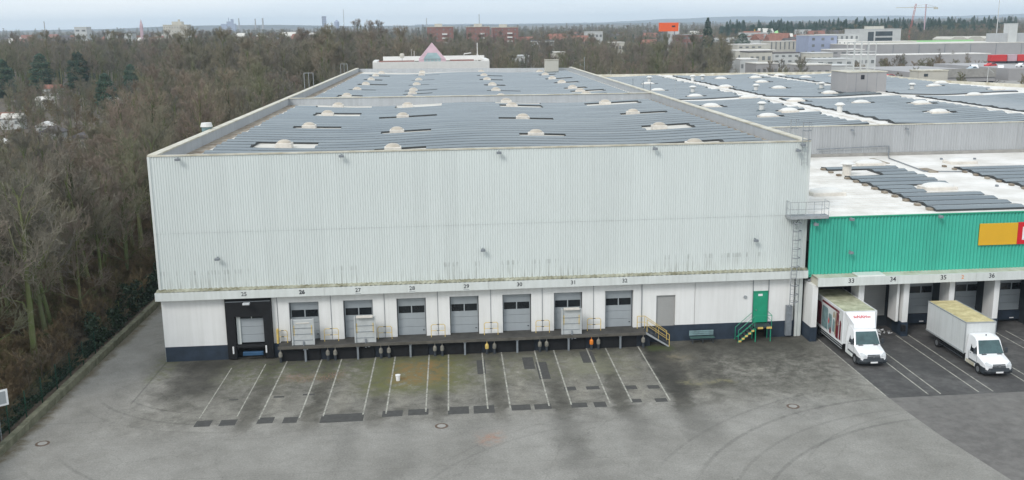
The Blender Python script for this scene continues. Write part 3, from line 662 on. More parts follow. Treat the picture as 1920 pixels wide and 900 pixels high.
b = MB(); b.rbox(6.05,6.55,-.95,-.6,4.42,4.55,.02); b.build('dock_lamp', 'lamp', wh, skew=True)
# roller shutter and green door
b = MB()
for k in range(16): z = 1.22+k*.157; b.box(37.18,38.64,.16,.20,z,z+.12); b.box(37.18,38.64,.175,.20,z+.12,z+.157)
b.build('roller_shutter', 'shutter', wh, skew=True)
gd = MB(); gd.box(44.88,46.0,.02,.10,1.24,3.74); gdo = gd.build('green_door', 'greenp', wh, skew=True)
b = MB(); b.box(44.84,44.88,-.03,.12,1.22,3.8); b.box(46.0,46.04,-.03,.12,1.22,3.8); b.box(44.88,46.0,-.03,.12,3.74,3.8); b.build('door_frame', 'greenp', gdo, skew=True)
b = MB(); b.box(45.1,45.14,-.05,.02,2.2,2.3); b.build('door_handle', 'steel', gdo, skew=True)
b = MB(); b.box(45.25,45.6,.005,.02,3.38,3.55); b.build('door_sign', 'signwhite', gdo, skew=True)
b = MB(); b.tube(sk(44.2,-.08,3.35), sk(44.2,0,3.35), .14, 12); b.build('wall_lamp', 'galv', wh)
# canopy
b = MB(); n = int((W+.4)/.183); v = []
for i in range(n+1):
    x = -.2+(W+.4)*i/n; zz = (.05 if i % 2 else 0); v += [(x, .02, 5.56+zz), (x, -.50, 5.44+zz)]
b.add(v, [(2*i, 2*i+2, 2*i+3, 2*i+1) for i in range(n)]); b.build('canopy_roof', 'mossroof', wh, skew=True)
b = MB(); b.box(-.2, W+.15, -.49, .05, 5.30, 5.38); b.box(-.15, W+.1, -.45, 0, 4.84, 4.90); b.build('canopy_soffit', 'trim', wh, skew=True)
x = -.22
while x < W:
    e = min(W+.17, x+6.1); b = MB(); b.box(x, e-.012, -.60, -.50, 4.84, 5.44); b.build('fascia_panel', 'trim', wh, skew=True); x = e
b = MB(); b.box(-.22,-.14,-.50,.9,4.84,5.44); b.build('fascia_end', 'trim', wh, skew=True)
for s_, x in zip(('25','26','27','28','29','30','31','32'), (6.15, 10.35, 14.45, 18.45, 22.5, 26.5, 30.6, 34.55)):
    text(s_, .42, (*sk(x,-.605)[:2], 5.16), wh, bold=(.016 if s_ == '26' else .004))
for x in (14.45, 18.45, 22.5):
    b = MB(); b.box(x-.22,x+.22,-.603,-.600,4.90,4.93); b.build('smudge_strip', 'steel', wh, skew=True)
# floodlights on the cladding
def flood(u, z, y, parent, s=1.):
    p = sk(u, y, z); b = MB()
    b.box(p[0]-.03,p[0]+.03,p[1]-.32*s,p[1],p[2]+.02,p[2]+.08)
    b.rbox(p[0]-.17*s,p[0]+.17*s,p[1]-.5*s,p[1]-.25*s,p[2]-.13*s,p[2]+.04,.02); b.build('floodlight', 'steel', parent)
for u, z in ((2.12,15.22),(13.67,15.2),(25.1,15.17),(36.74,15.2),(48.1,15.22),(47.75,14.8),(4.36,7.86),(23.79,7.89),(44.75,7.96)): flood(u, z, -.04, wh)
# hall side vent seen over the left parapet, box at the back
b = MB(); p = sk(-.35, 19, 14.9); b.tube((p[0],p[1],14.6),(p[0],p[1],15.7),.40,14,.45); b.build('vent_stack', 'teal', wh, smooth=False)
b = MB(); b.tube((p[0],p[1],15.7),(p[0],p[1],16.05),.55,14,.45); b.build('vent_cap', 'domew', wh)
for (u0,y0) in ((-.1,86),(-.1,139)):
    b = MB()
    for dx in (0,.7,1.4): b.path([sk(u0-1.0+dx,y0,14), sk(u0-1.0+dx,y0,17.6 if y0 < 100 else 17.2)], .05, 5)
    b.path([sk(u0-1,y0,17.6 if y0 < 100 else 17.2), sk(u0+.4,y0,17.6 if y0 < 100 else 17.2)], .05, 5); b.build('ladder_hoop', 'galv', wh)
t = thing('roof_box', 'cream plant box standing at the far right edge of the main hall roof', 'plant box', sk(44,146,14.6))
b = MB(); b.rbox(42.6,45.5,144.6,147.0,14.5,17.15,.04); b.build('box_body', 'cream', t, skew=True)
b = MB(); b.box(42.5,45.6,144.5,147.1,17.15,17.22); b.build('box_lid', 'cap', t, skew=True)
# ------------------------------------------------------------------ loading platform
lp = thing('loading_platform', 'long dark loading platform on posts below the grey dock doors', 'loading platform', sk(22,-.6,0))
b = MB(); b.box(8.50, 36.1, -1.32, .40, ZP-.10, ZP); b.build('deck', 'deck', lp, skew=True)
b = MB(); b.box(8.48, 36.1, -1.40, -1.321, ZP-.20, ZP+.004); b.build('edge_beam', 'beam', lp, skew=True)
for x in (10.45,14.3,18.2,22.28,26.24,30.16,34.15):
    b = MB(); b.box(x-.07,x+.07,-1.3,-1.16,0,ZP-.2); b.box(x-.12,x+.12,-1.32,-1.12,ZP-.28,ZP-.2); b.build('post', 'steel', lp, skew=True)
pairs = [8.62, 12.08,12.63,16.0,16.59,20.02,20.57,23.94,24.51,27.96,28.48,31.92,32.46,35.93]
for d in doors:
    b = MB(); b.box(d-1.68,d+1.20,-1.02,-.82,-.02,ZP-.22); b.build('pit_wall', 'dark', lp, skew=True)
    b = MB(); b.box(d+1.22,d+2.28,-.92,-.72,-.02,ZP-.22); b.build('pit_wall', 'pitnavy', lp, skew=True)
for i, x in enumerate(pairs):
    c = sk(x,-1.22,0); b = MB()
    b.tube((c[0],c[1],.0),(c[0],c[1],.42),.10,8,.09); b.build('bumper_foot', 'plastic', lp)
    b = MB(); b.tube((c[0],c[1],.42),(c[0],c[1],.52),.13,10,.15); b.tube((c[0],c[1],.52),(c[0],c[1],.72),.15,10,.14); b.tube((c[0],c[1],.72),(c[0],c[1],.84),.14,10,.05); b.tube((c[0],c[1],.84),(c[0],c[1],ZP-.18),.035,6)
    o = b.build('bumper_buffer', 'orange' if x in (31.92,) else ('yellow' if x == 23.94 else 'bump'), lp)
    if x == 31.92: o['label'] = 'bright orange buffer'
# rails in front of each wall pillar
def rail(xc, w=.52, y=-.42, h=.98):
    b = MB(); z = ZP
    P = [sk(xc-w,y,z), sk(xc-w,y,z+h-.1), sk(xc-w+.1,y,z+h), sk(xc+w-.1,y,z+h), sk(xc+w,y,z+h-.1), sk(xc+w,y,z)]
    b.path(P, .026, 6); b.path([sk(xc-w,y,z+.5), sk(xc+w,y,z+.5)], .022, 6)
    b.path([sk(xc-w,y,z),sk(xc-w,y+.2,z)], .02, 5); b.path([sk(xc+w,y,z),sk(xc+w,y+.2,z)], .02, 5)
    r = b.build('guard_rail', 'yellow', lp)
    b = MB(); q = sk(xc,y-.03,0)
    for zz in (z+.5, z+h): b.box(q[0]-.1,q[0]+.1,q[1]-.01,q[1]+.02,zz-.025,zz+.025)
    b.build('clamp', 'plastic', r)
for k, d in enumerate(doors[1:]): rail(d-2.02)
rail(8.72, .34)
b = MB(); b.rbox(8.28,8.42,-.5,-.2,ZP,ZP+1.1,.02); b.build('corner_guard', 'yellow', lp, skew=True)
# raised dock levellers standing upright
for i, (x, w2) in enumerate(((10.32,.80),(14.88,.76),(30.40,.74))):
    c = sk(x,-1.0,ZP); b = MB(); b.rbox(c[0]-w2,c[0]+w2,c[1]-.06,c[1]+.10,c[2],c[2]+1.95,.03); lv = b.build('dock_leveller', 'lev', lp)
    lv['label'] = 'upright grey loading bridge with yellow edge stripes'
    for s_ in (-1,1):
        b = MB(); b.box(c[0]+s_*(w2-.16)-.03,c[0]+s_*(w2-.16)+.03,c[1]-.075,c[1]-.062,c[2]+.75,c[2]+1.5); b.build('yellow_stripe', 'yellow', lv)
        b = MB(); b.box(c[0]+s_*(w2-.02)-.05,c[0]+s_*(w2-.02)+.05,c[1]-.16,c[1]+.1,c[2]+.02,c[2]+2.0); b.build('side_cheek', 'lev', lv)
    for zz in (.35,.82,1.28):
        b = MB(); b.box(c[0]-w2+.1,c[0]+w2-.1,c[1]-.09,c[1]-.063,c[2]+zz,c[2]+zz+.035); b.build('cross_rib', 'steel', lv)
    b = MB(); b.box(c[0]-w2+.15,c[0]+w2-.15,c[1]-.30,c[1]+.1,c[2]+1.96,c[2]+2.06) if i else b.box(c[0]-w2+.3,c[0]+w2-.3,c[1]-.10,c[1]-.064,c[2]+1.66,c[2]+1.72)
    b.build('lip_plate', 'curb', lv)
    b = MB(); b.tube((c[0]+.02,c[1]-.25,c[2]-.35),(c[0]+.02,c[1]-.12,c[2]+.3),.06,6); b.build('lift_arm', 'steel', lv)
    b = MB(); b.rbox(c[0]+.15,c[0]+.33,c[1]-.3,c[1]-.15,c[2]-.3,c[2]-.1,.02); b.build('hinge_block', 'galv', lv)
# ------------------------------------------------------------------ steps, bench, cabinet, ladders
st = thing('metal_stair', 'dark metal stair with yellow handrail at the right end of the loading platform', 'stairs', sk(36.8,-1,0))
for k in range(6):
    b = MB(); x = 36.15+k*.30; z = ZP-.2*(k+.0); b.box(x,x+.28,-1.25,-.35,z-.05,z); b.build('stair_tread', 'plastic', st, skew=True)
for yy in (-1.28,-.32):
    b = MB(); b.prism([(36.1,ZP-.16),(36.1,ZP+.02),(37.95,.06),(37.95,-.0),(37.85,0)], yy-.02, yy+.02, 'y'); b.build('stringer', 'galv', st, skew=True)
    b = MB(); P = [sk(35.62,yy,ZP), sk(35.62,yy,ZP+.98), sk(36.2,yy,ZP+.98), sk(37.95,yy,.95), sk(37.95,yy,.02)] if yy > -1 else [sk(36.2,yy,ZP), sk(36.2,yy,ZP+.98), sk(37.95,yy,.95), sk(37.95,yy,.02)]
    b.path(P,.026,6); b.path([sk(36.2,yy,ZP+.5), sk(37.95,yy,.5)],.02,6); b.path([sk(36.2,yy,ZP), sk(36.2,yy,ZP+.98)],.022,6); b.path([sk(37.1,yy,.6), sk(37.1,yy,1.6)],.015,6)
    if yy > -1: b.path([sk(35.62,yy,ZP+.5), sk(36.2,yy,ZP+.5)],.02,6)
    b.build('handrail', 'yellow', st)
gs = thing('entrance_steps', 'green metal steps with yellow-edged treads below the green door', 'stairs', sk(44.9,-.6,0))
b = MB(); b.box(44.72,46.08,-1.1,-.05,1.12,1.20); b.build('landing', 'plastic', gs, skew=True)
for x in (44.95,45.65):
    b = MB(); b.box(x,x+.42,-1.13,-1.10,1.05,1.21); b.build('edge_plate', 'yellow', gs, skew=True)
for k in range(5):
    x = 44.44-k*.25; z = .98-k*.2; b = MB(); b.box(x,x+.27,-1.1,-.15,z-.04,z); b.build('stair_tread', 'plastic', gs, skew=True)
    b = MB(); b.box(x+.02,x+.24,-1.135,-1.10,z-.13,z+.01); b.build('tread_edge', 'yellow', gs, skew=True)
for y_ in (-1.10, -.15):
    b = MB(); b.prism([(44.7,1.0),(44.7,1.14),(43.4,.08),(43.4,0),(43.55,0)], y_, y_+.03, 'y'); b.build('stringer', 'greenp', gs, skew=True)
for x in (44.8,46.0):
    for yy in (-1.05,-.2):
        b = MB(); b.box(x-.03,x+.03,yy-.03,yy+.03,0,1.12); b.build('leg', 'greenp', gs, skew=True)
b = MB(); yy = -1.07
b.path([sk(43.45,yy,.0), sk(43.45,yy,1.0), sk(44.72,yy,2.1)], .022, 6); b.path([sk(43.45,yy,.55), sk(44.72,yy,1.65)], .016, 6); b.path([sk(44.72,yy,1.2), sk(44.72,yy,2.1)], .022, 6)
b.path([sk(44.72,yy,2.1), sk(46.05,yy,2.1), sk(46.05,-.1,2.15)], .022, 6); b.path([sk(46.05,yy,1.2), sk(46.05,yy,2.1)], .022, 6); b.path([sk(46.05,yy,1.65), sk(46.05,-.1,1.65)], .016, 6)
b.path([sk(43.45,-.2,.0), sk(43.45,-.2,1.0), sk(44.72,-.2,2.1)], .022, 6); b.build('handrail', 'greenp', gs)
be = thing('bench', 'dark green slatted bench against the dark plinth right of the grey shutter', 'bench', sk(40.7,-.6,0))
for k in range(4):
    b = MB(); b.rbox(39.72,41.65,-.92+.13*k,-.82+.13*k,.42,.46,.01); b.build('seat_slat', 'navygreen' if 'navygreen' in K else 'teal', be, skew=True)
for k in range(3):
    b = MB(); b.rbox(39.72,41.65,-.40,-.36,.52+.14*k,.63+.14*k,.01); b.build('back_slat', 'teal', be, skew=True)
for x in (39.9,40.7,41.5):
    b = MB(); b.box(x-.03,x+.03,-.9,-.84,0,.42); b.box(x-.03,x+.03,-.40,-.34,0,.42); b.box(x-.02,x+.02,-.36,-.32,.42,.92); b.build('leg', 'plastic', be, skew=True)
cb = thing('cable_cabinet', 'tall narrow grey metal cabinet at the foot of the corner ladder', 'cabinet', sk(47.7,-.2,0))
b = MB(); b.rbox(47.46,47.93,-.36,-.04,.18,2.60,.02); b.build('cabinet_body', 'steel', cb, skew=True)
b = MB(); b.rbox(47.48,47.91,-.39,-.365,.3,2.5,.01); b.build('cabinet_door', 'steel', cb, skew=True)
def ladder(parent, x0, x1, y, z0, z1, step=.3, hoops=()):
    b = MB()
    for x in (x0, x1): b.path([sk(x,y,z0), sk(x,y,z1)], .028, 5)
    b.build('side_rail', 'galv', parent)
    b = MB(); z = z0+.2
    while z < z1: b.path([sk(x0,y,z), sk(x1,y,z)], .016, 4); z += step
    b.build('rung', 'galv', parent, kind='stuff')
    for z in hoops:
        b = MB(); b.path([sk(x0,y,z), sk(x0-.08,y-.35,z), sk((x0+x1)/2,y-.62,z), sk(x1+.08,y-.35,z), sk(x1,y,z)], .03, 5); b.build('hoop', 'steel', parent)
    if hoops:
        b = MB(); z0_, z1_ = min(hoops), max(hoops)
        for dx, dy in ((-.08,-.35),(0,-.6),(.08,-.35)):
            xx = x0+dx if dx < 0 else (x1+dx if dx > 0 else (x0+x1)/2); b.path([sk(xx,y+dy,z0_), sk(xx,y+dy,z1_)], .014, 4)
        b.build('cage_bar', 'galv', parent)
l1 = thing('cage_ladder', 'grey caged ladder climbing the right corner of the pale hall to a platform', 'ladder', sk(47.7,-.5,2.6))
ladder(l1, 47.55, 48.0, -.66, 2.62, 9.8, .3, (3.1,3.7,4.4,5.9,6.6,7.3,8.0,8.7,9.3))
pf = thing('landing_platform', 'grey grating platform with railings on the corner above the green wall', 'platform', sk(48.7,-.5,9.8))
b = MB(); b.box(47.15,50.15,-1.0,-.1,9.72,9.80); b.build('grating', 'steel', pf, skew=True)
b = MB(); b.box(47.15,50.15,-1.06,-1.0,9.60,9.82); b.box(50.15,50.2,-1.0,-.1,9.6,9.82); b.box(47.1,47.15,-1.0,-.1,9.6,9.82); b.build('edge_frame', 'galv', pf, skew=True)
b = MB()
for x in (47.15,47.75,48.35,49.0,49.6,50.15): b.path([sk(x,-1.0,9.8), sk(x,-1.0,10.9)], .02, 5)
for z in (10.35,10.9): b.path([sk(47.15,-.1,z), sk(47.15,-1,z), sk(50.15,-1,z), sk(50.15,-.1,z)], .02, 5)
b.path([sk(50.15,-.1,9.8), sk(50.15,-.1,10.9)], .02, 5); b.path([sk(47.15,-.1,9.8), sk(47.15,-.1,10.9)], .02, 5); b.build('guard_rail', 'galv', pf)
for x in (47.9,49.6):
    b = MB(); b.path([sk(x,-1,9.7), sk(x,-.1,9.0)], .035, 5); b.build('bracket', 'steel', pf)
l2 = thing('cage_ladder', 'tall caged ladder on the hall side wall rising from the green building roof', 'ladder', sk(49.1,1.3,9.7))
ladder(l2, 49.05, 49.5, 5.2, 9.75, 16.6, .3, (12.3,13.2,14.1,15.0,15.9,16.6))
l3 = thing('cage_ladder', 'caged ladder above the platform at the hall corner', 'ladder', sk(48.5,-.3,9.8))
ladder(l3, 48.05, 48.5, -.35, 13.6, 16.9, .3, (15.6,16.3,16.9))
# ================================================================== green building
GY, GZ = -.6, 9.62
gb = thing('green_warehouse', 'low building with green corrugated wall and white roof right of the hall', 'warehouse', (0,0,0))
n = int((92-48.95)/.28); b = MB(); v = []
for i in range(n*6+1):
    x = 48.95+i*.28/6; v += [(x, GY-.07*math.sin(i*math.pi/3), 5.12), (x, GY-.07*math.sin(i*math.pi/3), GZ-.06)]
b.add(v, [(2*i, 2*i+2, 2*i+3, 2*i+1) for i in range(n*6)]); b.build('green_cladding', 'green', gb, skew=True, smooth=True)
b = MB(); b.box(48.9,92,-.70,-.50,GZ-.07,GZ+.02); b.build('eaves_trim', 'greenp', gb, skew=True)
b = MB(); b.box(49.0,92,-.5,-.3,4.9,GZ-.1); b.build('wall_core', 'green', gb, skew=True)
b = MB(); b.quad((48.85,-.55,GZ-.02),(92,-.55,GZ-.02),(92,34,GZ-.02),(48.85,34,GZ-.02)); gr = b.build('roof', 'roofwhite', gb, skew=True)
k = 0; y = .6
while y < 33:
    b = MB(); b.box(48.9,59.0,y,y+.05,GZ-.02,GZ+.012); b.build('roof_seam', 'roofwhite', gr, skew=True); y += 1.05
for u, y in ((54.0,9.4),(65.2,26.4),(75.0,26.0),(64.7,10.6)):
    p = sk(u,y,GZ); c = link('skylight_curb', cmw, gr, (p[0],p[1],p[2]-.03)); a = link('skylight', dmw, gr, (p[0],p[1],p[2]+.24))
    if u in (65.2,75.0,64.7,54.0): c.scale = (1.25,1.3,1); a.scale = (1.25,1.3,1)
p = sk(60.2,20,GZ); b = MB(); b.tube((p[0],p[1],GZ-.05),(p[0],p[1],GZ+1.0),.42,14); b.build('vent_pipe','curb',gr)
b = MB(); b.tube((p[0],p[1],GZ+1.0),(p[0],p[1],GZ+1.12),.5,14,.8); b.tube((p[0],p[1],GZ+1.12),(p[0],p[1],GZ+1.35),.8,14,.35); b.build('vent_cap','domew',gr)
b = MB(); b.path([sk(62.1,33.1,10.5), sk(70.4,33.1,10.7), sk(70.4,33.1,9.72), sk(69.3,30.5,9.7), sk(68.4,20.5,9.7), sk(71.5,19.8,9.7), sk(73,19.9,9.7)], .06, 6); b.build('conduit', 'steel', gr)
b = MB(); b.rbox(68.7,69.6,20.0,22.4,9.6,9.75,.03); b.rbox(67.3,67.8,27,31,9.6,9.66,.01); b.build('drain_grille', 'gutter', gr, skew=True)
for x, y in ((50.0,14.2),(50.8,14.2),(51.8,14.35),(69.5,3),(70.5,11),(74.5,29),(78,28.5)):
    b = MB(); b.rbox(x-.12,x+.12,y-.12,y+.12,GZ-.03,GZ+.16,.02); b.build('roof_anchor', 'steel', gr, skew=True)
zg = lambda u, y: GZ-.02
sa = thing('solar_array', 'solar panel rows on the white roof behind the green wall', 'solar panels', sk(63,12,9.6), 'solar panel fields on the roofs')
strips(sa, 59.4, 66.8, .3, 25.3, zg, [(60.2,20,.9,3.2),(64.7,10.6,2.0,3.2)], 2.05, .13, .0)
sa = thing('solar_array', 'solar panel rows on the white roof at the right picture edge above the sign', 'solar panels', sk(80,12,9.6), 'solar panel fields on the roofs')
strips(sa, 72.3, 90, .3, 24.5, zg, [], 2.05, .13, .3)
# clamps along the left edge of the field
b = MB(); y = .8
while y < 25: b.box(59.0,59.4,y,y+.5,GZ,GZ+.16); b.box(71.9,72.2,y,y+.5,GZ,GZ+.16); y += 2.05
b.build('ballast_blocks', 'gutter', gr, skew=True, kind='stuff')
# sign
sg = thing('wall_sign', 'yellow and red sign panel on the green corrugated wall', 'sign', sk(65,-.7,7))
b = MB(); b.rbox(62.5,65.62,-.78,-.68,7.04,8.75,.01); b.build('yellow_panel', 'signyellow', sg, skew=True)
b = MB(); b.rbox(65.63,71,-.79,-.68,7.04,8.78,.01); b.build('red_panel', 'signred', sg, skew=True)
b = MB(); b.box(66.02,66.5,-.80,-.791,7.38,8.42); b.build('letter', 'signwhite', sg, skew=True)
# canopy over docks 33 to 36
x = 49.25
while x < 90:
    e = x+6.3; b = MB(); b.box(x,e-.015,-2.0,-1.88,4.50,5.16); b.build('fascia_panel', 'trim' if int(x) % 2 else 'cap', gb, skew=True); x = e
b = MB(); b.box(49.25,90,-1.88,-.55,5.0,5.12); b.build('canopy_roof', 'cap', gb, skew=True)
b = MB(); b.add([(49.25,-1.88,4.5),(49.25,-.3,4.5),(49.25,-.3,5.16),(49.25,-1.88,5.16),(49.33,-1.88,4.5),(49.33,-.3,4.5),(49.33,-.3,5.16),(49.33,-1.88,5.16)],[(0,3,2,1),(4,5,6,7),(3,7,6,2),(0,1,5,4)]); b.build('fascia_end', 'cap', gb, skew=True)
b = MB(); b.rbox(52.4,54.6,-1.9,-.75,5.16,5.24,.03); b.build('roof_sheet', 'domew', gb, skew=True)
for s_, x in zip(('33','34','35','36'), (51.85,55.15,59.2,63.1)): text(s_, .50, (*sk(x,-2.005)[:2], 4.88), gb, bold=.004)
text('2', .42, (*sk(60.75,-2.005)[:2], 4.86), gb, 'orange')
for x in (49.1,51.9,59.0,67): flood(x+.1, 9.2 if x < 51 else 9.5, -.66, gb)
flood(52.1, 6.9, -.66, gb); 
b = MB(); b.box(49.0,90,1.7,2.1,0,5.0); b.build('dock_wall', 'plastic', gb, skew=True)
b = MB(); b.box(49.0,90,-.5,1.7,4.6,4.7); b.build('canopy_soffit', 'steel', gb, skew=True)
fins = [49.25,53.1,56.75,60.45,64.15,67.9,71.6]
for i, x in enumerate(fins):
    b = MB(); b.box(x-.22,x+.22,-1.15 if i else -1.5,.35,1.15,4.5); b.build('dock_fin', 'white', gb, skew=True)
    b = MB(); b.box(x-.28,x+.26,-1.22 if i else -1.55,.36,-.02,1.15); b.build('fin_base', 'navy', gb, skew=True)
    b = MB(); b.box(x-.16,x+.16,.35,1.7,0,4.5); b.build('fin_rear', 'plastic', gb, skew=True)
    if i: 
        b = MB(); b.rbox(x-.34,x-.02,-1.5,-1.22,.5,1.0,.04); b.build('bumper', 'dark', gb, skew=True)
b = MB(); b.box(56.1,56.3,-.9,.5,1.15,4.5); b.build('dock_fin', 'white', gb, skew=True)
for x in (59.4,63.3,67.1): dock_door(x-.15, gb, 1.05, 1.0, 4.3, 1.5)
b = MB()
for k in range(19): z = .95+k*.18; b.box(54.1,56.3,1.5,1.6,z,z+.14); b.box(54.1,56.3,1.54,1.6,z+.14,z+.18)
b.build('roller_shutter', 'shutter', gb, skew=True)
for x in (59.3,63.2,67.0):
    b = MB(); b.box(x-1.2,x+1.1,1.3,1.69,.25,.98); b.build('dock_pit_front', 'navy', gb, skew=True)
    b = MB(); b.box(x-.1,x+.25,1.26,1.30,.35,.42); b.build('reflector', 'signwhite', gb, skew=True)
# crumpled plastic heap at the dock foot between the trucks
t = thing('foil_heap', 'crumpled white plastic film lying by the dock wall behind the left truck', 'plastic film', sk(55.4,.9,0))
b = MB(); rr_ = random.Random(3)
for i in range(46):
    a = rr_.uniform(0,6.28); r_ = rr_.random()**.7; c = Vector(sk(55.2+1.15*r_*math.cos(a), -.2+.5*r_*math.sin(a), rr_.uniform(.02,.28*(1-r_)+.08)))
    p = [c+Vector((rr_.uniform(-.16,.16), rr_.uniform(-.14,.14), rr_.uniform(-.05,.14))) for _ in range(4)]
    b.add(p, [(0,1,2),(0,2,3),(0,3,1)])
b.build('plastic_film', 'signwhite', t)
# ================================================================== upper hall to the right
UZ = 13.0; UY = 33.4
ub = thing('rear_hall', 'large grey hall behind the green building with solar roof and white skylights', 'warehouse', (0,0,0))
corrugated('front_cladding', 'cladgrey', ub, 49.0, 135, 9.5, UZ, UY, .30, .04)
b = MB(); b.box(49.0,135,UY+.02,UY+.2,0,UZ); b.build('wall_core', 'cladgrey', ub, skew=True)
b = MB(); b.box(49.0,135,UY-.1,UY+.25,UZ,UZ+.08); b.build('front_cap', 'cap', ub, skew=True)
b = MB(); b.box(49.0,135,UY-.14,UY-.06,9.62,9.95); b.build('wall_flashing', 'concrete', ub, skew=True)
def ybk(u): return 158-.09*(u-49) if u <= 115 else max(40, 114-2.35*(u-115))
def zu(u, y): return UZ-.15+.14*math.cos((u-49)*2*math.pi/21.0)
b = MB(); us = [48.85+66.15*i/44 for i in range(45)]+[115.01+24*i/16 for i in range(17)]; v = []
for u in us: v += [(u, UY+.2, zu(u,0)), (u, ybk(u), zu(u,0))]
b.add(v, [(2*i, 2*i+2, 2*i+3, 2*i+1) for i in range(61)]); ur = b.build('roof', 'roofwhite', ub, skew=True)
def para(p, q, z0=12.3, z1=13.3, w=.3):
    d = Vector((q[0]-p[0], q[1]-p[1], 0)).normalized(); n = Vector((d.y, -d.x, 0))*w; b = MB()
    v = [(p[0],p[1]),(q[0],q[1]),(q[0]+n.x,q[1]+n.y),(p[0]+n.x,p[1]+n.y)]; b.prism([v[0],v[1],v[2],v[3]], z0, z1, 'z'); b.build('back_parapet', 'cap', ub, skew=True)
para((48.85,158),(115,152)); para((115,152),(115.2,114)); para((115.2,114),(139,58))
b = MB(); b.prism([(114.7,152),(115,152),(115.2,114.4),(139,58),(138.7,58),(114.8,114)], 0, 12.25, 'z'); b.build('side_wall', 'cladgrey', ub, skew=True)
sky_l = [(58.6,101.8),(61.0,122.2),(61.2,84.9),(71.7,104.4),(83.9,121.3),(81.1,102.7),(67.5,77.0),(72.5,69.5),(58.6,65.4),(61.2,47.8),(65.7,53.0),(80.0,137.6),(87.2,136.0),(95.0,143.1),(84.2,86.2),(81.0,66.0),(103.9,76.4),(87.4,60.6),(83.7,48.3),(107.9,97.5),(112.5,104.0),(121.0,84.6),(112.2,84.5),(105.8,138.4),(97.9,134.9)]
for u, y in sky_l:
    p = sk(u,y,zu(u,0)); link('skylight_curb', cmw, ur, p); link('skylight', dmw, ur, (p[0],p[1],p[2]+.27))
vp_l = [(62.8,130.0),(63.2,94.6),(74.2,130.6),(71.5,128.1),(74.4,94.8),(63.3,56.9),(86.9,97.0),(71.3,49.9),(101.4,92.5)]
b = MB(); b.tube((0,0,0),(0,0,.9),.35,12); b.tube((0,0,.9),(0,0,1.05),.45,12,.68); b.tube((0,0,1.05),(0,0,1.3),.68,12,.3)
vm_ = bpy.data.meshes.new('vent'); vm_.from_pydata(b.v, [], b.f); vm_.materials.append(K['domew'])
for u, y in vp_l: link('vent', vm_, ur, sk(u,y,zu(u,0)))
cuts = [(u, y, 1.6, 1.9) for u, y in sky_l]
for u0, u1, lab in ((49.9,68.6,'left bay of the rear hall roof'),(71.6,90.6,'middle bay of the rear hall roof'),(93.6,133,'right bay of the rear hall roof')):
    for y0, y1, w_ in ((34.6,76.5,'front'),(80.5,ybk(u1)-3,'back')):
        sa = thing('solar_array', 'solar panel rows on the %s half of the %s' % (w_, lab), 'solar panels', sk((u0+u1)/2,(y0+y1)/2,13), 'solar panel fields on the roofs')
        if u0 > 90 and w_ == 'front': u0_ = 93.4
        else: u0_ = u0
        if u0 > 90 and w_ == 'back': u1 = 113.6; y1 = 149
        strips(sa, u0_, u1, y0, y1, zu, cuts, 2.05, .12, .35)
for u in (70.0, 92.0):
    b = MB(); b.box(u-.30,u+.30,34,ybk(u)-1,zu(u,0)+.01,zu(u,0)+.16); b.build('valley_gutter', 'roofwhite', ur, skew=True)
b = MB(); b.path([sk(56.5,79,12.9), sk(56.5,79,16.2)], .04, 5); b.path([sk(52.2,152,12.9), sk(52.2,152,17.5)], .06, 5); b.build('lightning_rod', 'galv', ur)
# parapet strip of the hall against the rear roof: uprights
for y in (61,66,74): 
    b = MB(); b.path([sk(48.9,y,14.2), sk(48.9,y,16.6)], .05, 5); b.build('lightning_rod', 'steel', wh)
for x, t_ in ((66.0,12.6),(72.3,12.6)): flood(x, t_, UY-.05, ub)
# stair head box with lattice frame
tk = thing('plant_room', 'grey box with a white lattice frame on top standing on the rear hall roof', 'plant room', sk(90,86,13))
b = MB(); b.rbox(86.6,93.3,85,92,12.9,16.35,.05); b.build('room_body', 'hall', tk, skew=True)
for x in (88.1,90.0,91.6):
    b = MB(); b.box(x,x+.06,84.985,85.0,13.2,16.2); b.build('panel_joint', 'steel', tk, skew=True)
b = MB(); b.box(86.5,93.4,84.9,92.1,16.3,16.45); b.build('roof_edge', 'cap', tk, skew=True)
b = MB(); b.rbox(88.9,89.5,84.95,85.02,15.2,15.9,.01); b.build('vent_hole', 'ink', tk, skew=True)
b = MB()
for x in (88.1,89.3,90.5,91.7):
    for yy in (86.2,89.4): b.path([sk(x,yy,16.4), sk(x,yy,21.2)], .07, 4)
for z in (17.0,18.3,19.6,21.1):
    for yy in (86.2,89.4): b.path([sk(88.1,yy,z), sk(91.7,yy,z)], .06, 4)
    for x in (88.1,91.7): b.path([sk(x,86.2,z), sk(x,89.4,z)], .06, 4)
b.build('lattice_frame', 'pale', tk)
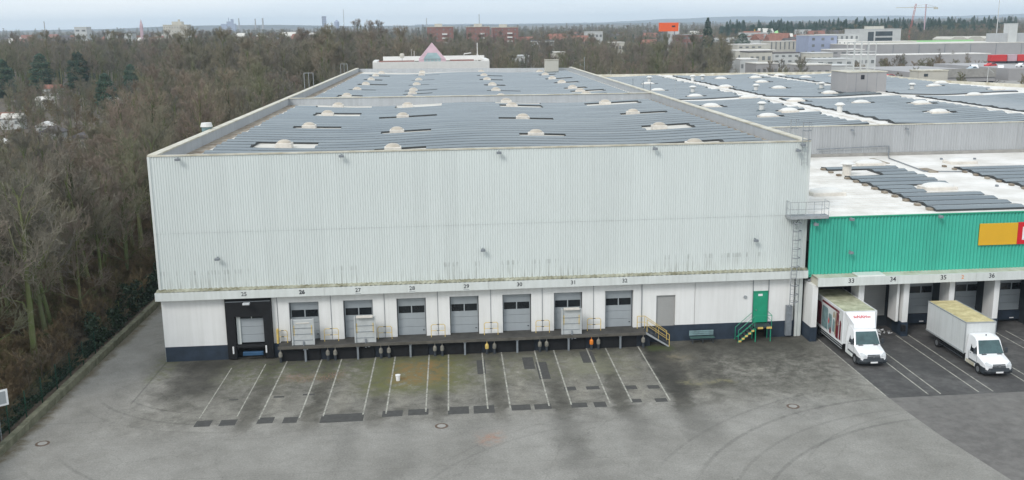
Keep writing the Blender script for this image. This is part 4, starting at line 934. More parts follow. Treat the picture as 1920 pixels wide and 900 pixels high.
# ================================================================== pyramid building behind
pb = thing('pyramid_roof_building', 'white flat building with a pink glazed pyramid behind the main hall roof', 'building', (0,0,0))
X = SK*175
b = MB(); b.box(3.2+X,31.2+X,174,196,0,15.6); b.build('wall', 'white', pb)
b = MB(); b.box(2.9+X,31.4+X,172.8,174,14.2,16.35); b.box(5+X,31.0+X,186,187.2,16.2,17.35); b.box(30.2+X,31.4+X,174,187,15,16.7); b.box(2.9+X,4+X,174,187,15,16.6); b.build('parapet', 'domew', pb)
b = MB(); b.box(4.2+X,13.0+X,178,179,16.0,16.55); b.box(22+X,28+X,181,182,15.8,16.5); b.build('roof_duct', 'brick', pb)
cx, c0, hw = 17.45+X, 177.0, 3.3
b = MB(); b.add([(cx-hw,c0-3,15),(cx+hw,c0-3,15),(cx+hw,c0+4,15),(cx-hw,c0+4,15),(cx-hw,c0-3,16.9),(cx+hw,c0-3,16.9),(cx+hw,c0+4,16.9),(cx-hw,c0+4,16.9),(cx,c0,20.9)],
                [(0,1,5,4),(1,2,6,5),(2,3,7,6),(3,0,4,7),(5,6,8),(6,7,8),(7,4,8),(4,5,8)]); b.build('pyramid_roof', 'pink', pb)
b = MB(); b.add([(cx-hw*.62,c0-3.06,15.3),(cx+hw*.62,c0-3.06,15.3),(cx+hw*.62,c0-3.06,16.95),(cx-hw*.62,c0-3.06,16.95)],[(0,1,2,3)]); b.add([(cx-hw*.66,c0-3.05,17.0),(cx+hw*.66,c0-3.05,17.0),(cx,c0-.62,19.9)],[(0,1,2)]); b.build('glazing', 'greenglass', pb)
b = MB()
for dx in (-1.3,-.45,.45,1.3): b.tube((cx+dx,c0-3.1,15.2),(cx+dx,c0-3.1,16.95),.05,4)
b.build('glazing_bar', 'pink', pb)
b = MB(); b.tube((9.9+X,184,16),(9.9+X,184,17.4),.08,6); b.build('antenna_mast', 'galv', pb)
b = MB(); b.add(dome_mesh('x', .6, .6, .5, 'dome').vertices and [(v.co.x+9.9+X, 184-v.co.z, v.co.y+17.6) for v in dome_mesh('x', .6,.6,.4,'dome').vertices], [tuple(p.vertices) for p in dome_mesh('x', .6,.6,.4,'dome').polygons]); b.build('satellite_dish', 'cream', pb)
b = MB()
for (xx, zt, r_) in ((12.3,19.2,.04),(13.0,18.8,.06),(25.6,17.9,.08),(29.0,20.6,.10)): b.tube((xx+X,182,16),(xx+X,182,zt),r_,5)
b.tube((29.0+X,182,16.2),(28.0+X,182,16.2),.05,4); b.tube((28.2+X,182,16.2),(29.0+X,182,18.0),.06,4); b.tube((29.8+X,182,16.2),(29.0+X,182,18.0),.06,4); b.tube((25.6+X,182,17.9),(27.4+X,182,18.1),.12,5)
b.build('aerial', 'domew', pb)
# ================================================================== trees
def mesh_np(name, V, F, m):
    me = bpy.data.meshes.new(name); me.vertices.add(len(V)); me.vertices.foreach_set('co', V.astype(np.float32).ravel())
    k = F.shape[1]; me.loops.add(F.size); me.loops.foreach_set('vertex_index', F.astype(np.int32).ravel())
    me.polygons.add(len(F)); me.polygons.foreach_set('loop_start', np.arange(0, F.size, k, dtype=np.int32)); me.polygons.foreach_set('loop_total', np.full(len(F), k, dtype=np.int32))
    me.update(calc_edges=True); me.materials.append(K[m]); return me
def tubes(P, R, sides):
    """P (n,k,3) polylines, R (n,k) radii -> verts, quads"""
    n, k, _ = P.shape; D = P[:,-1]-P[:,0]; D /= np.linalg.norm(D, axis=1, keepdims=True)+1e-9
    A = np.cross(D, np.where(np.abs(D[:,2:3]) > .9, [[1,0,0]], [[0,0,1]])); A /= np.linalg.norm(A, axis=1, keepdims=True)+1e-9; B = np.cross(D, A)
    th = np.arange(sides)*2*np.pi/sides
    ring = A[:,None,None,:]*np.cos(th)[None,None,:,None]+B[:,None,None,:]*np.sin(th)[None,None,:,None]
    V = P[:,:,None,:]+ring*R[:,:,None,None]; V = V.reshape(-1,3)
    i = np.arange(n)[:,None,None]*k*sides+np.arange(k-1)[None,:,None]*sides; s = np.arange(sides)[None,None,:]; s2 = (s+1) % sides
    F = np.stack([i+s, i+s2, i+sides+s2, i+sides+s], -1).reshape(-1,4); return V, F
def join(*vf):
    V = []; F = []; n = 0
    for v, f in vf: V.append(v); F.append(f+n); n += len(v)
    return np.concatenate(V), np.concatenate(F)
def bare_tree(seed, h, n1=15, n2=7, n3=7, n4=5, spread=.36, low=.38, tr=.017, twig=.012):
    g = np.random.default_rng(seed); lean = g.normal(0, .03, 2)
    zt = np.linspace(0, 1, 6); T = np.stack([lean[0]*h*zt+g.normal(0,.08,6)*zt*2, lean[1]*h*zt+g.normal(0,.08,6)*zt*2, zt*h*.92], 1)
    tv = tubes(T[None], (h*tr*(1-.82*zt)+.02)[None], 7)
    def grow(P, D, Ln, R, n, lo, ratio, up, wid):
        m = len(P); t = g.uniform(lo, 1, (m, n)); S0 = P[:,None]+D[:,None]*(Ln[:,None]*t)[...,None]
        rnd = g.normal(0, 1, (m, n, 3)); d = D[:,None]*.75+rnd*wid+np.array([0,0,up]); d /= np.linalg.norm(d, axis=2, keepdims=True)
        l = Ln[:,None]*ratio*g.uniform(.6,1.25,(m,n))*(1.15-.45*t); r = np.repeat((R*.55)[:,None], n, 1)
        return S0.reshape(-1,3), d.reshape(-1,3), l.ravel(), r.ravel()
    t = np.sort(g.uniform(low, .98, n1)); az = np.arange(n1)*2.4+g.normal(0,.3,n1); el = np.radians(28+38*t+g.normal(0,6,n1))
    P = np.stack([np.interp(t, zt, T[:,i]) for i in range(3)], 1); D = np.stack([np.cos(az)*np.cos(el), np.sin(az)*np.cos(el), np.sin(el)], 1)
    Ln = h*spread*(1.15-.75*t)*g.uniform(.75,1.2,n1); R = np.full(n1, h*tr*.34)*(1.2-.7*t)
    def curve(P, D, Ln, k=3, sag=.06):
        tt = np.linspace(0,1,k); Q = P[:,None]+D[:,None]*(Ln[:,None]*tt)[...,None]
        Q[:,1:-1] += g.normal(0, sag, (len(P), k-2, 3))*Ln[:,None,None]; return Q
    l1 = tubes(curve(P,D,Ln,4), R[:,None]*np.linspace(1,.35,4)[None], 5)
    P2 = grow(P,D,Ln,R,n2,.25,.52,.22,.42); v2 = tubes(curve(P2[0],P2[1],P2[2]), np.maximum(P2[3],.022)[:,None]*np.array([[1,.75,.45]]), 4)
    P3 = grow(*P2,n3,.2,.52,.20,.45); v3 = tubes(curve(P3[0],P3[1],P3[2]), np.maximum(P3[3]*.6,twig*1.25)[:,None]*np.array([[1,.8,.6]]), 3)
    P4 = grow(*P3,n4,.15,.62,.15,.5); v4 = tubes(curve(P4[0],P4[1],P4[2],2), np.full((len(P4[0]),2), twig)*np.array([[1,.55]]), 3)
    return mesh_np('trunk', *join(tv, l1), 'bark'), mesh_np('crown', *join(v2, v3, v4), 'twig')
def conifer(seed, h, w_, narrow=1.):
    g = np.random.default_rng(seed); b = MB(); b.tube((0,0,0),(0,0,h),h*.016,7,.02)
    tm = bpy.data.meshes.new('trunk'); tm.from_pydata(b.v, [], b.f); tm.materials.append(K['bark'])
    V = []; n = 2600 if narrow == 1. else 6500
    for i in range(n):
        t = g.random()**.8; z = h*(.14+.86*t); r = w_*((1-t)**.75 if narrow == 1. else max(0, 1-(2*t-.75)**2/1.6)**.6*(.5 if t < .1 else 1))*(.5+.5*g.random()**.5)*(1+.18*math.sin(z*3.1+seed)+.12*math.sin(z*7.3)); a = g.random()*6.283
        c = np.array([r*math.cos(a), r*math.sin(a), z-r*.18]); o = np.array([math.cos(a), math.sin(a), -.35]); s = (.38 if narrow == 1. else .42)*(1-.5*t)*g.uniform(.6,1.4)*h/14
        side = np.array([-math.sin(a), math.cos(a), g.uniform(-.4,.4)])*s*.42
        V += [c-side, c+side, c+o*s*1.1+side*.4, c+o*s*1.1-side*.4+np.array([0,0,g.uniform(-.2,.2)*s])]
    V = np.array(V); F = np.arange(len(V)).reshape(-1,4); return tm, mesh_np('crown', V, F, 'needle')
T_ = [bare_tree(s, h, n1=n1, n2=n2, spread=sp, low=lo) for s, h, n1, n2, sp, lo in ((1,15,15,7,.34,.42),(2,16.5,17,7,.30,.40),(3,14,14,7,.40,.34),(4,17.5,16,8,.32,.46),(5,12.5,14,7,.38,.30),(6,16,18,7,.27,.36))]
TB = [bare_tree(s, 3.2, n1=14, n2=6, n3=5, n4=3, spread=.45, low=.05, tr=.012, twig=.010) for s in (21,22,23)]
for a, c in TB: a.materials[0] = K['twigdk']; c.materials[0] = K['twigdk']
TC = [conifer(31,16,2.7), conifer(32,13,3.0,.45), conifer(33,17,2.4)]
def tree(proto, loc, rz, sc, name, label, group):
    t = thing(name, label, 'tree', loc, group); t.rotation_euler[2] = rz; t.scale = (sc, sc, sc*1.0)
    link('trunk', proto[0], t); link('crown', proto[1], t); return t
lx = lambda y: -9.2-.399*y       # left edge of view at canopy height
ind = []; pts = []
cands = []
y = -13.0
while y < 620:
    sp_ = 3.5 if y < 42 else 4.6 if y < 145 else (6.5 if y < 300 else 9)
    x = (-8.6 if y < 172 else 300); xl = lx(y)-(10 if y < 60 else 14)
    while x > xl:
        px, py = x+random.uniform(-.42,.42)*sp_, y+random.uniform(-.42,.42)*sp_
        cands.append((px, py)); x -= sp_
    y += sp_*.95
def clear(x, y):
    if y < 172: 
        if x > -7.6+SK*y: return False
    if x < -6-.215*y and 95 < y < 330: return random.random() < .6   # allotment gardens with low fruit trees
    if 5 < x < 42 and y < 205: return False
    if x > 45 and y < 172: return False
    if x > 40 and y < 330 and x < 60+.5*(y-170): return random.random() < .30
    if x > 150 and y < 340: return False
    if x > 104+.34*(y-200): return random.random() < (.11 if y < 640 else .3)
    if x > 60 and 200 < y < 420: return random.random() < .65
    return True
for (x, y) in cands:
    if not clear(x, y): continue
    big = 1.0
    if y > 330 and x < 0: big = 1.28
    if y > 185 and -50 < x < 22 and y < 330: big = 1.28
    if x > 100 and 200 < y < 330: big = 1.12
    sc = big*random.uniform(.78, 1.08)*(1.0 if y > 40 else .95)
    if x < -6-.215*y and y < 330: sc *= min(1, max(.34, (24-21*(y+72)/222)*.92/15.5)) if y < 150 else random.uniform(.32,.6)
    if 330 < y < 590 and -10 < x < 125: sc *= 1.15
    if x > 104+.34*(y-200) and y < 640: sc *= .62
    (ind if (len(ind) < 290 and y < 150) else pts).append((x, y, 0, sc))
for i, (x, y, z, sc) in enumerate(ind):
    k = 0 if x > -16 and y < 60 else (1 if y < 60 else 2)
    lab = ('bare leafless tree standing close to the left side of the pale hall', 'bare leafless tree with mossy trunk in the dense wood at the left edge', 'bare brown tree in the wood beside and beyond the left hall parapet')[k]
    grp = ('bare trees along the hall', 'bare trees in the wood at the left', 'bare trees of the wood beyond')[k]
    tree(T_[random.randrange(6)], (x, y, z), random.uniform(0,6.28), sc, 'bare_tree', lab, grp)
# everything beyond: one scattered mass
def scatter(name, pts, protos, label=None, zs=1.):
    me = bpy.data.meshes.new(name); n = len(pts); me.vertices.add(n)
    me.vertices.foreach_set('co', np.array([p[:3] for p in pts], dtype=np.float32).ravel())
    a = me.attributes.new('rz', 'FLOAT_VECTOR', 'POINT'); a.data.foreach_set('vector', np.array([(0,0,random.uniform(0,6.28)) for _ in pts], dtype=np.float32).ravel())
    a = me.attributes.new('sc', 'FLOAT', 'POINT'); a.data.foreach_set('value', np.array([p[3] for p in pts], dtype=np.float32))
    a = me.attributes.new('ix', 'INT', 'POINT'); a.data.foreach_set('value', np.array([random.randrange(len(protos)) for _ in pts], dtype=np.int32))
    ob = link(name, me); ng = bpy.data.node_groups.new(name, 'GeometryNodeTree')
    ng.interface.new_socket('Geometry', in_out='INPUT', socket_type='NodeSocketGeometry'); ng.interface.new_socket('Geometry', in_out='OUTPUT', socket_type='NodeSocketGeometry')
    N = ng.nodes.new; L = ng.links.new; gi = N('NodeGroupInput'); go = N('NodeGroupOutput')
    ji = N('GeometryNodeJoinGeometry')
    for grp in protos:
        j = N('GeometryNodeJoinGeometry')
        for o in grp:
            oi = N('GeometryNodeObjectInfo'); oi.inputs['Object'].default_value = o; oi.transform_space = 'ORIGINAL'; L(oi.outputs['Geometry'], j.inputs[0])
        g2 = N('GeometryNodeGeometryToInstance'); L(j.outputs[0], g2.inputs[0]); L(g2.outputs[0], ji.inputs[0])
    ip = N('GeometryNodeInstanceOnPoints'); L(gi.outputs[0], ip.inputs['Points']); L(ji.outputs[0], ip.inputs['Instance']); ip.inputs['Pick Instance'].default_value = True
    def at(nm, dt):
        k = N('GeometryNodeInputNamedAttribute'); k.data_type = dt; k.inputs['Name'].default_value = nm; return k.outputs['Attribute']
    L(at('ix','INT'), ip.inputs['Instance Index']); L(at('rz','FLOAT_VECTOR'), ip.inputs['Rotation']); L(at('sc','FLOAT'), ip.inputs['Scale'])
    L(ip.outputs[0], go.inputs[0]); md = ob.modifiers.new('scatter', 'NODES'); md.node_group = ng
    ob['kind'] = 'stuff'
    if label: ob['label'] = label
    return ob
def proto_objs(meshes):
    """the first placed object that carries each mesh"""
    r = []
    for grp in meshes:
        g2 = []
        for me in grp:
            o = next((o for o in COL.objects if o.type == 'MESH' and o.data == me), None)
            if o: g2.append(o)
        if len(g2) == len(grp): r.append(g2)
    return r
PT = proto_objs(T_)
# farther woodland, thinning out to the horizon
y = 620.
while y < 2500:
    sp_ = 11 if y < 1000 else (18 if y < 1800 else 34)
    xl, xr = lx(y)-20, 70+.66*y; x = xl
    while x < xr:
        px, py = x+random.uniform(-.5,.5)*sp_, y+random.uniform(-.5,.5)*sp_
        if y > 1000 or random.random() < (.9 if px < 150 else .55):
            d = .55 if math.sin(px*.006+1)*math.sin(py*.004) > .35 else 1
            if random.random() < d: pts.append((px, py, hgt(px,py)-.5, random.uniform(.9,1.25)*(1.0 if y < 1000 else 1.15)))
        x += sp_
    y += sp_*(1 if y < 1000 else 1.6)
for i in range(900):
    y = random.uniform(680, 1100); x = random.uniform(.40*y+60, .64*y+80); pts.append((x, y, hgt(x,y)-.5, random.uniform(.9,1.3)))
scatter('woodland', pts, PT, 'mass of bare brown woodland stretching to the horizon')
# conifers
def conif(px, py, sc, k, lab): return tree(TC[k], (px, py, 0), random.uniform(0,6), sc, 'conifer_tree', lab, None)
conif(152.5, 380, 1.75, 0, 'tall dark conifer rising right of the orange sign'); conif(160.5, 384, 1.22, 1, 'lower rounded conifer at the foot of the tall dark conifer')
conif(192.3, 450, 1.55, 1, 'single dark egg-shaped conifer before pale low buildings'); conif(-129, 300, 1.2, 1, 'dark pine cut by the left picture edge')
conif(-126.5, 330, 1.3, 1, 'dark green pine on the left below the thin chimney'); conif(-112.6, 330, 1.35, 1, 'broad dark green pine below the small white block'); conif(-75.5, 240, .95, 1, 'smaller dark conifer in the middle of the left wood')
conif(61, 330, .85, 1, 'small dark conifer among gardens behind the cream plant box'); conif(74, 300, .9, 1, 'dark bushy conifer left of the big bare trees'); conif(-92, 470, 1.35, 0, 'dark conifer left of the white tower block')
PC = proto_objs(TC); pp = []
for i in range(900):
    y = random.uniform(800, 1150); x = random.uniform(.29*y+60, .62*y+70); pp.append((x, y, hgt(x,y)+(y-800)*.012, random.uniform(.9,1.75)))
for i in range(160):
    y = random.uniform(280, 1500); x = random.uniform(lx(y), .3*y+60)
    if y < 560 and x > 20: continue
    pp.append((x, y, hgt(x,y), random.uniform(.6,1.2)))
scatter('pine_wood', pp, PC, 'dark pine wood on the right below the blue hills')
# undergrowth in the near wood
bt = []
for me, (x, y) in zip(TB, ((-8.2,-6),(-9.5,2),(-9,9))):
    t = thing('bare_bush', 'leafless brown bush behind the low wall by the wood edge', 'bush', (x,y,0), 'bushes at the wood edge'); bt.append([link('stems', me[0], t), link('twigs', me[1], t)])
bp_ = []
for i in range(3000):
    y = -26+random.random()**1.3*200; x = random.uniform(lx(y)-6, -6.9+SK*y); bp_.append((x, y, 0, random.uniform(.35,1.05)))
for i in range(1500):
    y = random.uniform(180, 420); x = random.uniform(lx(y), 160)
    if 5 < x < 42 and y < 205: continue
    bp_.append((x, y, 0, random.uniform(.8,1.7)))
for i in range(170):
    y = random.uniform(290, 470); bp_.append((random.uniform(.335*y+42, .335*y+150), y, 0, random.uniform(1.4,3.0)))
scatter('undergrowth', bp_, bt, 'tangled brown undergrowth below the bare trees')
# ivy hedge along the wall
def leaf_mass(name, n, fn, size, m='leaf', parent=None):
    V = np.empty((n,4,3)); 
    for i in range(n):
        c = np.array(fn()); a = rng.normal(0,1,3); a /= np.linalg.norm(a); q = np.cross(a, rng.normal(0,1,3)); q /= np.linalg.norm(q)+1e-9; s = size*rng.uniform(.6,1.4)
        V[i] = [c-a*s, c+q*s*.6, c+a*s, c-q*s*.6]
    o = link(name, mesh_np(name, V.reshape(-1,3), np.arange(4*n).reshape(-1,4), m), parent); return o
hd = thing('ivy_hedge', 'dark green ivy-covered hedge along the drive beside the hall', 'hedge', (0,0,0))
def hf():
    y = random.uniform(3, 62); h_ = 2.0+.7*math.sin(y*.6)+.5*math.sin(y*1.7); t = random.random(); z = h_*t
    return (-6.0-.9*random.random()*(1-.4*t)+SK*y-.5*t, y, z+.1)
leaf_mass('ivy_foliage', 15000, hf, .13, parent=hd)
b = MB()
for y in np.arange(4, 62, 2.2): b.tube((-6.6+SK*y,y,0),(-6.7+SK*y,y,2.0),.05,5)
b.build('ivy_stems', 'bark', hd)
b = leaf_mass('ground_ivy', 5000, lambda: (lambda y: (-6.3-2.2*random.random()**2+SK*y, y, .05+.5*random.random()**2))(random.uniform(-22, 6)), .10); tag(b, 'low green ivy along the foot of the fence', None, kind='stuff')
# fence
fe = thing('mesh_fence', 'dark green wire mesh fence on posts behind the low retaining wall', 'fence', (-5.7,-10,0))
for y in np.arange(-23, 3.1, 2.5):
    b = MB(); b.box(-5.78,-5.72,y-.03,y+.03,0,2.0); b.build('fence_post', 'fencegreen', fe, skew=True)
b = MB()
for z in np.arange(.55,2.0,.2): b.path([sk(-5.7,-23,z), sk(-5.7,2.1,z)], .006, 3)
for y in np.arange(-23,2.1,.16): b.path([sk(-5.7,y,.5), sk(-5.7,y,1.98)], .004, 3)
b.build('wire_mesh', 'fencegreen', fe)
# sign at the left edge
sl = thing('road_sign', 'white framed rectangular sign on a post behind the left wall', 'sign', sk(-5.6,-14.2,0))
c = sk(-5.75,-14.1,0)
b = MB(); b.tube((c[0],c[1],0),(c[0],c[1],3.3),.04,6); b.build('sign_post', 'galv', sl)
a_ = rad(-38); ex = Vector((math.cos(a_), -math.sin(a_), 0)) ; ey = Vector((math.sin(a_), math.cos(a_), 0))
def plate(w2, z0, z1, off, th, m, nm):
    o = Vector((c[0],c[1],0))-ey*off; P = []
    for dz in (z0, z1):
        for s1, s2 in ((-1,0),(1,0),(1,1),(-1,1)): q = o+ex*(w2*s1)-ey*(th*s2); P.append((q.x,q.y,dz))
    b = MB(); b.add(P, [(0,1,2,3),(7,6,5,4),(0,4,5,1),(1,5,6,2),(2,6,7,3),(3,7,4,0)]); b.build(nm, m, sl)
plate(.62, 2.35, 3.35, .05, .03, 'signwhite', 'sign_frame'); plate(.50, 2.47, 3.23, .081, .01, 'galv', 'sign_face')
# ================================================================== trucks
def truck(loc, rz, label, bw, btop, blen, deflector, top):
    t = thing('box_truck', label, 'truck', (0,0,0))
    hb = bw/2; y0 = 2.75; y1 = y0+blen; zb = .92
    # cab: lofted sections from the bumper (y=0) to the rear of the cab
    st_ = [  # y, half width low, half width belt, half width top, z low, z belt, z top
        (.03,.78,.80,.60,.42,.80,.86),(.10,.90,.92,.72,.38,.86,1.00),(.35,.97,.98,.80,.36,.98,1.16),(.80,.985,.99,.84,.36,1.12,1.27),(1.10,.99,.99,.86,.36,1.20,1.34),
        (1.62,.99,.985,.80,.36,1.28,2.19),(1.85,.99,.985,.79,.36,1.28,2.37),(2.30,.99,.985,.78,.36,1.28,2.44),(2.70,.99,.985,.80,.36,1.28,2.42)]
    b = MB(); v = []; f = []; m_ = 10
    for (y, a, c, d, zl, zm, zt) in st_:
        v += [(-a,y,zl),(-c,y,zm-.25),(-c,y,zm),(-(d+.06),y,zt-.07),(-d*.7,y,zt),(d*.7,y,zt),(d+.06,y,zt-.07),(c,y,zm),(c,y,zm-.25),(a,y,zl)]
    for i in range(len(st_)-1):
        for k in range(m_): f.append((i*m_+k, i*m_+(k+1)%m_, (i+1)*m_+(k+1)%m_, (i+1)*m_+k))
    f.append(tuple(range(m_-1,-1,-1))); f.append(tuple(range((len(st_)-1)*m_, len(st_)*m_))); b.add(v, f)
    cab = b.build('cab', 'truck', t)
    me = cab.data
    b = MB(); b.add([(-.88,1.18,1.345),(.88,1.18,1.345),(.76,1.68,2.12),(-.76,1.68,2.12),(-.88,1.11,1.37),(.88,1.11,1.37),(.74,1.60,2.20),(-.74,1.60,2.20)],[(4,5,6,7),(0,4,7,3),(1,2,6,5),(3,7,6,2),(0,1,5,4)]); b.build('windscreen', 'screen', t)
    for s in (-1,1):
        b = MB(); P = [(s*1.0,1.25,1.30),(s*1.0,2.15,1.30),(s*.88,2.12,2.02),(s*.86,1.72,2.02),(s*.93,1.42,1.72)]
        Q = [(x-s*.04,y,z) for x,y,z in P]; b.add(P+Q, [(0,1,2,3,4) if s > 0 else (4,3,2,1,0)]+[(i,(i+1)%5,5+(i+1)%5,5+i) for i in range(5)]); b.build('side_window', 'glass', t)
        for yy_ in (1.17,2.26):
            b = MB(); b.box(s*.992-.004,s*.992+.004,yy_,yy_+.018,.60,1.26); b.build('door_seam', 'plastic', t)
        b = MB(); b.rbox(s*.985-.02,s*.985+.02,1.22,2.22,.62,.74,.008); b.build('door_trim', 'plastic', t)
        b = MB(); b.rbox(s*.99-.015,s*.99+.015,2.0,2.14,1.14,1.18,.006); b.build('door_handle', 'plastic', t)
        b = MB(); b.rbox(s*1.14-.09,s*1.14+.09,1.22,1.34,1.36,1.74,.03); b.box(min(s*.98,s*1.1),max(s*.98,s*1.1),1.26,1.30,1.38,1.43); b.build('wing_mirror', 'plastic', t)
        b = MB(); b.add([(s*.52,.0,.78),(s*.88,.08,.82),(s*.93,.30,1.0),(s*.80,.24,1.06),(s*.54,.05,.92)], [(0,1,2,3,4)]); b.v = [(x+s*.01,y-.03,z+.01) for x,y,z in b.v]; b.build('headlight', 'lamp', t)
        for yy, nm in ((.95,'front'),(y1-1.6,'rear')):
            xx = s*(.98 if nm == 'front' else hb-.10); b = MB(); b.tube((xx-s*.24,yy,.37),(xx+s*.02,yy,.37),.37,20); wl = b.build('wheel', 'tyre', t)
            b = MB(); b.tube((xx,yy,.35),(xx+s*.025,yy,.35),.20,14); b.build('rim', 'rim', wl)
            b = MB(); pts_ = []
            for k in range(9):
                a = math.pi*k/8; pts_.append((yy+.45*math.cos(a), .36+.42*math.sin(a)))
            if nm == 'front': b.prism(pts_, xx-s*.02, xx+s*.012, 'x'); b.build('wheel_arch', 'plastic', t)
        b = MB(); b.rbox(s*.55-.17,s*.55+.17,1.0,1.13,1.335,1.36,.01); b.build('scuttle_vent', 'plastic', t)
        # under-run rails
        b = MB()
        for z in (.50,.68,.86 if deflector else .68): b.box(s*(hb-.04)-.02,s*(hb-.04)+.02,y0+.15,y1-2.1,z-.025,z+.025)
        b.build('side_guard', 'galv' if deflector else 'plastic', t)
        b = MB(); b.rbox(s*(.98)-.03,s*.98+.03,1.45,2.6,.36,.60,.01); b.build('sill', 'trim' if deflector else 'cap', t)
    b = MB(); b.add([(x_*q_, y_+(.16 if abs(x_) > .9 else (.03 if abs(x_) > .6 else 0)), z_) for x_, q_ in ((-1.0,1),(-.92,1),(-.62,1),(.62,1),(.92,1),(1.0,1)) for y_, z_ in ((.02,.26),(-.10,.44),(-.04,.68),(.52,.70),(.52,.26))], [(i_*5+j_, (i_+1)*5+j_, (i_+1)*5+(j_+1)%5, i_*5+(j_+1)%5) for i_ in range(5) for j_ in range(5)]+[(0,1,2,3,4),(29,28,27,26,25)]); b.build('bumper', 'plastic', t)
    b = MB(); b.add([(-.48,-.02,.70),(.48,-.02,.70),(.44,.06,.94),(-.44,.06,.94),(-.48,.1,.70),(.48,.1,.70),(.44,.16,.94),(-.44,.16,.94)],[(0,1,2,3),(0,3,7,4),(1,5,6,2),(3,2,6,7)]); gr_ = b.build('grille', 'plastic', t)
    b = MB()
    for z in (.74,.81,.88): b.box(-.45,.45,-.035+(z-.70)*.33,-.02+(z-.70)*.33,z-.008,z+.008)
    b.tube((0,-.04,.83),(0,.0,.83),.085,14); b.build('grille_bar', 'rim', gr_)
    b = MB(); b.box(-.26,.26,-.115,-.10,.36,.47); b.build('number_plate', 'signwhite', t)
    # chassis and box
    b = MB(); b.box(-.45,.45,2.2,y1-.1,.45,.68); b.box(-.85,.85,y1-1.8,y1-1.4,.28,.42); b.build('chassis', 'plastic', t)
    b = MB(); b.rbox(-hb,hb,y0,y1,zb,btop,.035); bx = b.build('cargo_box', 'boxside', t)
    b = MB(); b.box(-hb+.06,hb-.06,y0+.06,y1-.06,btop-.01,btop+.018); b.build('box_roof', top, t)
    b = MB()
    for s in (-1,1):
        b.box(s*hb-.03,s*hb+.03,y0-.01,y1+.01,btop-.05,btop+.03); b.box(s*hb-.025,s*hb+.025,y0-.01,y1+.01,zb-.06,zb+.05); b.box(s*hb-.03,s*hb+.03,y0-.02,y0+.05,zb+.05,btop-.05)
    b.box(-hb,hb,y0-.025,y0+.03,btop-.05,btop+.03); b.build('box_trim', 'galv' if not deflector else 'truck', t)
    if deflector:
        P = [(-.80,1.80,2.36),(.80,1.80,2.36),(.84,y0-.02,2.40),(-.84,y0-.02,2.40),(-.74,2.0,2.62),(.74,2.0,2.62),(hb-.12,y0-.03,btop-.04),(-hb+.12,y0-.03,btop-.04)]
        b = MB(); b.add(P, [(0,1,5,4),(4,5,6,7),(1,2,6,5),(3,0,4,7),(2,3,7,6),(0,3,2,1)]); b.build('wind_deflector', 'truck', t)
        sl_ = math.atan2(btop-.04-2.62, y0-.03-2.0)
        for s_, dx, sz in (('So', -.50, .26), ('NAH', .0, .34), ('so', .52, .26)):
            cu = text(s_, sz, (dx, 2.42, 2.62+(btop-.04-2.62)*(.42/(y0-.03-2.0))+.015), t, 'red', 'lettering', .004, bold=.006); cu.rotation_euler = (sl_, 0, 0)
        # printed side picture (left side), flat film in generic colours, muted to hold its shade
        x = -hb-.006; L_ = [(3.6,4.1,1.0,3.0,'maroon'),(3.15,3.45,1.05,2.55,'maroon'),(4.35,4.75,1.3,2.3,'teal'),(4.1,4.3,1.2,3.1,'skin'),(4.9,5.6,1.2,2.5,'teal'),(5.0,5.3,1.0,1.5,'maroon'),(5.7,6.9,1.1,2.8,'teal'),(3.5,7.0,3.02,3.2,'maroon'),(3.45,3.58,1.1,2.2,'signwhite'),(7.0,8.2,1.1,2.9,'maroon'),(4.4,4.7,2.4,2.9,'skin'),(3.75,3.9,2.0,2.4,'skin'),(5.4,5.6,1.7,2.2,'red')]
        for i, (a, c, z0_, z1_, m1) in enumerate(L_):
            b = MB(); k = .05; e = .0008*i; b.prism([(a,z0_),(c-k,z0_),(c,z0_+.1),(c-k,z1_-.12),(c-3*k,z1_),(a+2*k,z1_),(a-.02,z1_-.2)], x-e-.002, x-e, 'x'); b.build('side_print', m1, bx)
    else:
        b = MB(); b.tube((0,2.0,2.42),(0,2.0,2.50),.04,8); b.build('roof_aerial', 'plastic', t)
        for yy in (y0+1.9,y0+3.8):
            b = MB(); b.box(-hb-.003,-hb+.001,yy,yy+.012,zb+.06,btop-.06); b.build('panel_joint', 'galv', bx)
    t.location = loc; t.rotation_euler[2] = rz; return t
p = sk(51.35,-7.85,.012); truck((p[0],p[1],.012), -SK, 'white box truck with printed side and roof deflector backed into dock 33', 2.46, 3.38, 6.4, True, 'trucktop2')
p = sk(59.0,-10.9,.012); truck((p[0],p[1],.012), -SK, 'plain white box truck with yellowed roof parked at dock 35', 2.18, 3.16, 5.7, False, 'trucktop')
